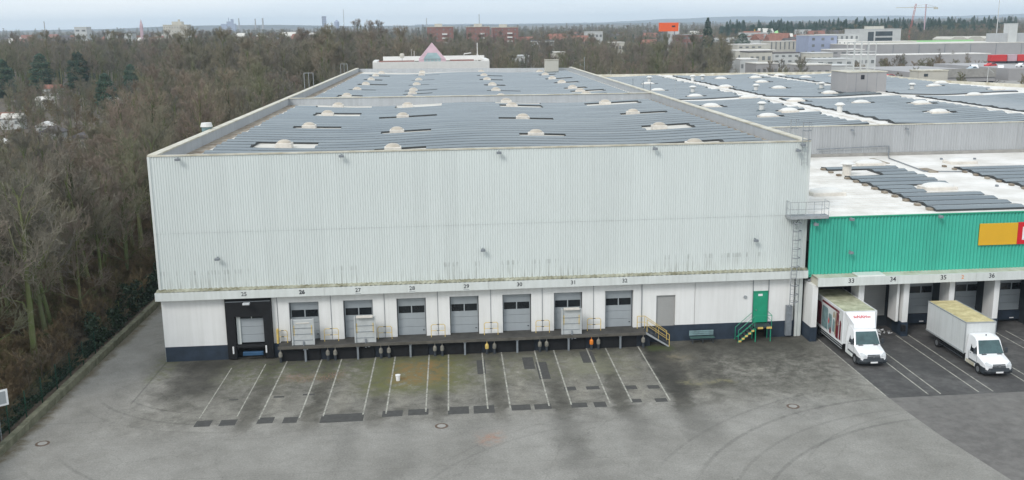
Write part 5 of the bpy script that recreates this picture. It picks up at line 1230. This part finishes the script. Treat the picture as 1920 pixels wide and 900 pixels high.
# ================================================================== background buildings
def building(name, label, cat, x0, x1, y, z1, dep=14, wall='pale', roof='roofmem', rows=0, cols=0, z0w=0, ww=.5, wh_=.5, gable=False, z0=0, group=None, win='bwin2'):
    t = thing(name, label, cat, ((x0+x1)/2, y, z0), group)
    b = MB(); b.box(x0,x1,y,y+dep,z0-1,z1); b.build('wall', wall, t)
    if gable:
        xm = (x0+x1)/2; rh = (x1-x0)*.28; b = MB(); b.prism([(x0-.3,z1),(x1+.3,z1),(xm,z1+rh)], y-.3, y+dep+.3, 'y') if (x1-x0) < dep*1.2 else b.prism([(y-.3,z1),(y+dep+.3,z1),(y+dep/2,z1+dep*.3)], x0-.3, x1+.3, 'x'); b.build('roof', roof, t)
    else:
        b = MB(); b.box(x0-.15,x1+.15,y-.15,y+dep+.15,z1,z1+.35); b.build('roof', roof, t)
    if rows:
        ch = (z1-z0w)/rows; cw = (x1-x0)/cols; b = MB(); b.box(-cw*ww/2,cw*ww/2,-.06,.05,0,ch*wh_); me = bpy.data.meshes.new('window'); me.from_pydata(b.v, [], b.f); me.materials.append(K[win])
        o = ORG[t.name]
        for r in range(rows):
            for c in range(cols): link('window', me, t, (x0+cw*(c+.5)-o[0], y-o[1], z0w+ch*(r+.28)-o[2]))
    return t
bt_ = building('tower_block', 'white slab tower block rising above the left wood', 'building', -194.2,-174.5,800,30.3,16,'cream','cap',8,9,4,.25,.25)
b = MB(); b.box(-187.5,-179.5,803,812,30.6,33.2); b.box(-182.5,-181,804,806,33.2,35); b.build('lift_house', 'cream', bt_)
t = building('office_block', 'small pale cube block on the left skyline', 'building', -299.4,-288.4,900,30,14,'pale','roofmem',3,2,14,.6,.3)
building('white_house', 'white terraced block among trees left of centre skyline', 'house', -182.3,-176.5,600,24.5,10,'pale','roofdark')
building('white_house', 'white flat-roofed house with dark eaves on the left skyline', 'house', -176.3,-168.5,612,24,10,'pale','roofdark')
t = thing('church_tower', 'thin pinkish church tower on the left skyline', 'church tower', (-238.8,900,0)); b = MB(); b.box(-240,-237.6,900,903,0,31); b.build('tower_shaft', 'pink', t)
b = MB(); b.add([(-240,900,31),(-237.6,900,31),(-237.6,903,31),(-240,903,31),(-238.8,901.5,37)],[(0,1,4),(1,2,4),(2,3,4),(3,0,4)]); b.build('spire', 'pink', t)
for x, y, z, r, lab in ((-539,1500,42,.9,'thin dark chimney at the far left horizon'),(-511,3000,63,2.4,'slender chimney on the horizon right of the power plant'),(-463,3000,61,2.4,'pale chimney on the horizon, left one of a pair'),(-441,3000,62.5,3.2,'pale chimney on the horizon, right one of a pair'),(-165,2500,76,.8,'hair-thin radio mast on the horizon'),(50,3200,60,1.6,'tiny far mast above the central horizon')):
    t = thing('chimney', lab, 'chimney', (x,y,hgt(x,y))); b = MB(); b.tube((x,y,hgt(x,y)-2),(x,y,z),r,8,r*.7); b.build('shaft', 'hall', t); b = MB(); b.tube((x,y,z),(x,y,z+1),r*.8,8); b.build('crown_ring', 'cladgrey', t)
t = thing('power_plant', 'hazy blue power plant with stepped towers on the horizon', 'power plant', (-630,3500,36)); b = MB(); b.box(-660,-612,3500,3530,25,52); b.box(-640,-620,3500,3525,52,60); b.box(-626,-619,3502,3520,60,68); b.build('boiler_house', 'bluegrey', t); b = MB(); b.tube((-632,3500,50),(-632,3500,73),1.2,6); b.build('stack', 'bluegrey', t)
building('high_rise', 'grey high-rise block alone on the horizon left of centre', 'building', -219.7,-209.6,2500,60,12,'bluegrey','bluegrey',8,3,20,.5,.5)
t = thing('gas_holder', 'small hazy dome-shaped hall beside the high-rise on the horizon', 'building', (-183,2500,30)); b = MB(); b.tube((-183,2500,25),(-183,2500,46),6.5,14,6.2); b.build('drum', 'bluegrey', t); b = MB(); b.tube((-183,2500,46),(-183,2500,51),6.2,14,1.5); b.build('drum_roof', 'bluegrey', t)
for i, (x0, x1, y, z1, lab) in enumerate(((26,43.4,600,25.6,'left brick apartment tower with white balconies'),(52.6,67.7,600,25.3,'middle brick apartment tower with a rooftop mast'),(71.3,89,620,24.8,'right brick apartment tower with white balconies'))):
    t = building('apartment_tower', lab, 'building', x0, x1, y, z1, 16, 'brick', 'cap', 8, 4, 2, .22, .35, group='brick apartment towers')
    for k in range(7):
        b = MB(); zz = 4.2+k*2.7; b.box(x0+(x1-x0)*.56,x0+(x1-x0)*.76,y-1.2,y,zz,zz+1.0); b.build('balcony', 'domew', t)
    b = MB(); b.box(x0+5,x0+10,y+2,y+8,z1+.3,z1+2.2); b.build('lift_house', 'cream', t)
    if i == 1: b = MB(); b.tube((61,y+4,z1),(61,y+4,z1+8.5),.22,6); b.build('mast', 'galv', t)
t = thing('orange_sign_tower', 'large bright orange panel on a brown block right of centre', 'sign', (152,450,0)); b = MB(); b.box(147,157.2,450,452,21.6,26.1); b.build('sign_panel', 'orangesign', t); b = MB(); b.box(153.6,155.4,449.9,450,23.8,24.6); b.build('dark_mark', 'ink', t); b = MB(); b.box(148.6,149,450.2,450.8,0,21.6); b.box(155,155.4,450.2,450.8,0,21.6); b.build('support', 'steel', t)
building('office_block', 'brown brick office block right of the orange panel', 'building', 159,172,455,19.5,14,'brick','hall',6,6,2,.7,.4)
building('white_house', 'small white rooftop house beside the orange panel', 'house', 158.5,163,470,25.5,8,'pale','cap',1,2,22,.4,.4)
building('low_block', 'low cream shop with a red patch on its wall', 'building', 166,185,380,12.6,12,'cream','roofwhite',1,4,8,.4,.3)
building('low_block', 'long low white building behind the egg-shaped conifer', 'building', 178,200,430,14.4,12,'cream','roofwhite',0,0)
building('low_block', 'cream hall with tall pale bays right of the egg-shaped conifer', 'building', 218,236,480,14.9,14,'cream','roofmem',1,7,9,.25,.7)
building('office_block', 'blue-grey panelled office block on the right', 'building', 228.9,244.6,450,18.3,18,'bluegrey','pale',3,3,8,.3,.4)
building('office_block', 'grey office wing with a row of square windows', 'building', 246,266,470,18.4,14,'pale','pale',2,7,12,.45,.5)
building('low_block', 'white low block with four small windows under the grey wing', 'building', 246,256,452,15.8,10,'domew','domew',1,4,12,.25,.4)
t = building('glass_office', 'pale office building with dark glass front on the right', 'building', 279.4,305.3,500,20.9,20,'pale','pale')
b = MB(); b.box(285,288.5,499.8,500.05,13.5,19.6); b.box(289.6,300,499.8,500.05,17.2,19.8); b.box(289.6,300,499.8,500.05,14.0,16.2); b.build('glazing_band', 'bwin', t); b = MB(); b.box(288,297,505,512,21.2,22.8); b.build('roof_plant', 'cream', t)
building('low_block', 'low pale block with brown windows in front of the glass office', 'building', 262,292,455,14.4,14,'cream','roofmem',1,9,11.5,.5,.4)
t = building('long_hall', 'long hall with a lime green roof edge on the right', 'warehouse', 334,385,560,11.9,30,'pale','roofmem'); b = MB(); b.box(333,385.5,559.4,560,11.7,13.2); b.build('lime_fascia', 'lime', t)
t = building('long_hall', 'far hall with a lime strip at the right picture edge', 'warehouse', 432,470,600,13.4,30,'pale','roofmem'); b = MB(); b.box(431,470,599.4,600,13,14.2); b.build('lime_fascia', 'lime', t)
t = building('long_hall', 'very long grey concrete hall behind the parked cars', 'warehouse', 241,420,425,13.6,40,'hall','roofmem')
for k in range(12):
    x = 250+k*14; b = MB(); b.box(x,x+.3,424.9,425,3,13.4); b.build('panel_joint', 'steel', t)
building('shed_hall', 'low hall with whitish curved roof before the long grey hall', 'warehouse', 232,300,396,9.0,16,'hall','roofwhite')
for k in range(3):
    t = thing('tent_hall', ('left','middle','right')[k]+' of the three pale yellow tent halls behind the long hall', 'tent', (398+k*12.5,600,0), 'pale yellow tent halls'); x0 = 392+k*12.6; b = MB(); b.prism([(x0,0),(x0+12,0),(x0+12,13.2),(x0+9,14.7),(x0+3,14.7),(x0,13.2)],600,625,'y'); b.build('tent_skin', 'cream', t)
t = building('concrete_tower', 'pale concrete tower on a grey block at the right edge', 'tower', 329.5,334.2,430,23.2,5,'pale','pale'); b = MB(); b.box(326,345,431,445,0,18.4); b.build('base_block', 'cladgrey', t)
t = thing('radio_mast', 'tall thin white mast behind the concrete tower', 'mast', (328.8,440,0)); b = MB(); b.tube((328.8,440,10),(328.8,440,46),.30,6,.12); b.build('mast_pole', 'pale', t)
t = thing('tower_crane', 'slanting red luffing crane on the right skyline', 'crane', (387,650,0)); b = MB()
for dx in (-.5,.5): b.tube((386.5+dx,650,14),(390.4+dx,650,38.5),.17,4)
for k in range(12): a = k/12; b.tube((386.0+3.9*a,650,14+24.5*a),(387.3+3.9*a,650,16+24.5*a),.10,4)
b.build('jib', 'cranered', t); b = MB(); b.box(386.3,387.5,649,650,4,15); b.build('mast', 'cranered', t)
t = thing('tower_crane', 'pale tower crane with a level jib beside the red crane', 'crane', (477,800,0)); b = MB(); b.tube((477,800,5),(477,800,41),.6,5); b.build('mast', 'pink', t); b = MB(); b.tube((449,800,38.2),(488,800,38.2),.35,4); b.tube((477,800,41),(460,800,38.4),.12,3); b.tube((477,800,41),(487,800,38.4),.12,3); b.box(485,488,799,801,36.6,38.2); b.build('jib', 'cap', t)
for x, c_, lab in ((267.6,'lime','small lime green tent peak far right of centre'),(283.8,'signyellow','')):
    pass
t = thing('tent_peak', 'small orange-yellow tent peak beyond the egg-shaped conifer', 'tent', (267.6,650,12)); b = MB(); b.add([(265.6,648,14),(269.4,648,14),(269.4,652,14),(265.6,652,14),(267.5,650,21.6)],[(0,1,4),(1,2,4),(2,3,4),(3,0,4)]); b.build('tent_skin', 'signyellow', t)
t = thing('tent_peak', 'small lime green rounded tent before the pine wood', 'tent', (283.8,650,12)); b = MB(); b.add([(281,648,12),(287,648,12),(287,652,12),(281,652,12),(282.8,650,19.5),(285,650,20.6)],[(0,1,5,4),(1,2,5),(2,3,4,5),(3,0,4)]); b.build('tent_skin', 'lime', t)
# parking deck, hut, vehicles
pd = thing('parking_deck', 'grey concrete parking deck with parked cars at the right edge', 'car park', (200,250,0))
b = MB(); b.box(186,214.8,250,300,4.6,7.9); b.build('deck_slab', 'hall', pd); b = MB(); b.box(186,214.8,249.6,250,6.0,8.9); b.build('deck_parapet', 'concrete', pd)
b = MB(); b.box(219.5,240,249.8,300,4.6,8.7); b.build('deck_slab', 'hall', pd); b = MB(); b.box(186,215,251,299,0,4.6); b.build('deck_void', 'ink', pd)
b = MB(); b.box(215,219.4,262,299,0,7.0); b.build('ramp_wall', 'steel', pd)
for k in range(4): b = MB(); b.box(188+k*8,188.5+k*8,249.9,250.4,0,6); b.build('column', 'concrete', pd)
t = building('roof_hut', 'small pale hut with dark window behind the rear hall roof', 'hut', 169.5,178.5,215,9.9,6,'cream','cap'); b = MB(); b.box(171,172.2,214.9,215.05,8.4,9.2); b.build('window', 'bwin', t)
def car(label, x, y, z, rz, col, s=1.):
    t = thing('parked_car', label, 'car', (0,0,0), 'cars on the parking deck')
    P = [(-2.1,.35),(-2.15,.75),(-1.9,.92),(-1.0,1.0),(-.45,1.42),(.95,1.45),(1.75,1.0),(2.1,.9),(2.15,.4)]
    b = MB(); b.prism(P, -.85, .85, 'y'); b.build('body', col, t)
    b = MB(); b.prism([(-.92,1.0),(-.45,1.36),(.88,1.38),(1.5,1.02)], -.87, .87, 'y'); b.build('window', 'bwin', t)
    for xx in (-1.35,1.35):
        for s_ in (-1,1): b = MB(); b.tube((xx,s_*.70,.32),(xx,s_*.88,.32),.32,12); b.build('wheel', 'tyre', t)
    t.location = (x,y,z); t.rotation_euler[2] = rz; t.scale = (s,s,s)
car('silver-blue car parked on the deck, leftmost of the row', 209.8,256,7.9,.5,'carsilver'); car('white van-like car on the deck beside the silver-blue one', 214.0,262,7.9,1.2,'carcol',1.25)
car('white car with red roof parked at the deck corner', 221.5,258,7.9,1.0,'carcol',1.1); car('pale car parked right of the deck corner', 229,258,8.7,.4,'carcol',1.0); car('red car parked left of the hut below bare trees', 171,238,6.5,.2,'carred',1.1); car('second red car tucked under the red container', 226,272,8.2,.4,'carred',1.1)
for k, (x0, x1, c_) in enumerate(((261,268,'carred'),(268.4,272.5,'pink'),(272.8,279,'carred'))):
    t = thing('container_wagon', ('left red container behind the parked cars','faded pink container between the two red ones','right red container at the picture edge')[k], 'container', ((x0+x1)/2,330,8)); b = MB(); b.rbox(x0,x1,330,333,8.0,10.7,.08); b.build('container_body', c_, t)
    b = MB(); b.box(x0+.2,x1-.2,330.2,332.8,7.0,8.0); b.build('chassis', 'ink', t)
# street lamp post by the deck
t = thing('lamp_post', 'white lamp post before the parking deck on the right', 'lamp post', (188,228,0)); b = MB(); b.tube((199,228,0),(199,228,10.6),.14,6); b.build('pole', 'pale', t); b = MB(); b.tube((199,228,9.9),(201,228,8.4),.10,5); b.build('arm', 'pale', t)
# gardens: sheds and little houses
sheds = [(-60.9,150,4.2,5,2.8,'roofdark','pale','grey-roofed cottage with a white gable in the left allotments'),(-52,141,3.6,4,2.4,'roofdark','cream','dark-roofed garden shed right of the grey cottage'),(-86,194,5,4,2.6,'roofmem','pale','long pale-roofed shed among bare trees at the left'),
 (-92,205,4,3,2.4,'roofred','cream','red-roofed garden hut at the left edge'),(-70,172,3.5,3,2.4,'roofwhite','pale','white garden hut in the left allotments'),(-48,212,3.6,3,2.5,'roofmem','pale','bright white hut in the middle of the left wood'),(-60,228,3.4,3,2.3,'roofred','cream','small hut with red roof in the left wood'),
 (-45,165,3,2.6,2.2,'cap','pale','pale box shed close to the wood centre'),(-102,262,5,4,2.8,'roofwhite','cream','white-roofed shed far in the left wood'),(-120,320,6,5,3.4,'roofred','pale','red-roofed house far in the left wood'),(-66,136,3,3,2.2,'roofwhite','domew','small white shed beside the grey cottage'),
 (70,235,5,4,2.8,'greenp','cream','green-roofed garden hut behind the rear hall'),(84,232,6,4,2.6,'roofwhite','pale','long white hut behind the rear hall roof'),(96,236,4,3,2.6,'cap','domew','white hut below the big bare trees'),(60,262,4,3,2.6,'roofred','cream','red hut in the gardens behind the main hall'),
 (112,258,4,3,3.0,'roofwhite','domew','small bright hut left of the brown trees'),(50,300,5,4,3,'roofred','cream','orange-roofed hut behind the pyramid building'),(30,310,5,4,3,'roofwhite','pale','white hut below the brick towers'),(64,345,5,4,3,'roofdark','pale','dark-roofed garden house below the right brick tower'),
 (140,262,4,3,2.8,'roofred','pale','tiny red-roofed hut among bare trees right of centre'),(-110,232,4,3,2.6,'roofwhite','domew','bright hut near the left picture edge'),(-80,262,4,3,2.6,'roofwhite','pale','pale hut below the broad pines')]
for x, y, w_, d_, h_, rf, wl, lab in sheds:
    building('garden_shed', lab, 'shed', x-w_*.5, x+w_*.5, y, h_*1.1, d_*1.0, wl, rf, 1, 2, .8, .25, .4, gable=True)
extra = [(180,193,420,14.6,'cream','flat cream block at the foot of the egg-shaped conifer'),(210,231,560,16.1,'pale','low grey-white row far behind the egg-shaped conifer'),(256,274,640,18.7,'pale','pale terrace below the orange-yellow tent peak'),
 (247,260,560,17.7,'hall','dark-roofed block below the lime green tent'),(275,288,600,15.7,'cream','cream block left of the blue-grey offices'),(345,355,760,19.9,'pale','tiny white house at the edge of the pine wood'),
 (159,169,340,12.9,'cream','cream block with flat roof behind the wall with a red patch'),(142,149,300,11.3,'pale','small pale workshop at the right edge of the brown trees'),(177,189,360,11.8,'pale','pale workshop left of the dark bushy tree'),
 (190,200,350,11.8,'cream','white shed right of the dark bushy tree'),(172,187,300,10.8,'pale','low grey workshop behind the rear hall roof'),(212,228,380,12.3,'hall','grey flat shed before the blue-grey offices'),
 (200,210,330,11.3,'pale','bright white flat shed left of the lattice frame'),(138,146,270,10.7,'hall','grey hut under the brown trees edge'),(161,169,260,10.0,'pale','long low garage with dark gates behind the rear roof'),
 (266,285,440,13.1,'cream','pale low row right of the lattice frame'),(148,159,255,10.6,'hall','dark low garage row behind the rear hall roof'),(127,137,560,21.3,'pale','white block left of the orange panel'),(116,122,420,16.5,'cream','cream house among trees left of the orange panel'),
 (83,95,480,17.3,'pale','long pale row right of the brick towers'),(77,82,350,13.7,'cream','cream house behind the gardens'),(57,64,330,13.0,'pale','pale house between main hall and brick towers')]
for x0, x1, y, z1, wl, lab in extra:
    building('low_block', lab, 'building', x0, x1, y, z1, 12, wl, random.choice(('roofwhite','roofmem','pale','roofdark')), 1 if x1-x0 < 12 else 2, 4, z1-4.5, .5, .35)
t = tree(T_[4], (142,240,0), 1.0, 1.02, 'bushy_tree', 'dense dark bushy tree standing alone left of the lattice frame', None)
t2 = tree(T_[2], (143.5,243,0), 2.0, .92, 'bushy_tree', 'second dense bushy tree just right of the lone dark one', None)
for i in range(26):
    x, y = random.uniform(120,215), random.uniform(222,300)
    t = thing('bare_bush', 'brown leafless bush on the verge behind the rear hall', 'bush', (x,y,0), 'bushes behind the rear hall'); t.scale = (2.2,2.2,random.uniform(1.8,2.8)); t.rotation_euler[2] = random.uniform(0,6); q = TB[i % 3]; link('stems', q[0], t); link('twigs', q[1], t)
# town houses on the far left and beyond the centre
def far_house(x, y, s, proto):
    t = bpy.data.objects.new('town_house', None); COL.objects.link(t); t.location = (x, y, hgt(x,y)+random.uniform(5,9)*(1 if y > 500 else 0)); t.scale = (s,s,s); t.rotation_euler[2] = random.uniform(-.6,.6)
    tag(t, 'distant small pale house with tiled roof in the hazy town', 'house', 'houses of the far town')
    link('wall', proto[0], t); link('roof', proto[1], t)
hp = []
for wl, rf in (('pale','roofred'),('cream','roofdark'),('domew','roofmem'),('brick','roofred')):
    b = MB(); b.box(-5,5,-4,4,-14,6); me = bpy.data.meshes.new('wall'); me.from_pydata(b.v,[],b.f); me.materials.append(K[wl])
    b = MB(); b.prism([(-4.4,6),(4.4,6),(0,9.5)],-5.3,5.3,'x'); m2 = bpy.data.meshes.new('roof'); m2.from_pydata(b.v,[],b.f); m2.materials.append(K[rf]); hp.append((me,m2))
for i in range(56):
    y = random.uniform(850,1500); x = random.uniform(lx(y), lx(y)+.17*y); far_house(x, y, random.uniform(.8,1.6), random.choice(hp))
for i in range(34):
    y = random.uniform(750,1500); x = random.uniform(-.28*y, -.02*y); far_house(x, y, random.uniform(.8,1.5), random.choice(hp))
for i in range(26):
    y = random.uniform(480,1300); x = random.uniform(.02*y+60, .30*y+60); far_house(x, y, random.uniform(.8,1.3), random.choice(hp))
for i in range(34):
    y = random.uniform(480,900); x = random.uniform(.36*y+30, .46*y+60); far_house(x, y, random.uniform(.8,1.3), random.choice(hp))
# ------------------------------------------------------------------ haze
b = MB(); b.box(-9500,9500,-150,9400,-8,140); hz = b.build('haze', 'land'); hz['kind'] = 'stuff'; hz['label'] = 'thin bluish haze in the air'
m = bpy.data.materials.new('haze'); m.use_nodes = True; t = m.node_tree; t.nodes.clear(); o_ = t.nodes.new('ShaderNodeOutputMaterial'); pv = t.nodes.new('ShaderNodeVolumePrincipled')
pv.inputs['Color'].default_value = (.72, .86, 1, 1); pv.inputs['Density'].default_value = .00014; pv.inputs['Anisotropy'].default_value = .1
t.links.new(pv.outputs[0], o_.inputs['Volume']); hz.data.materials.clear(); hz.data.materials.append(m)
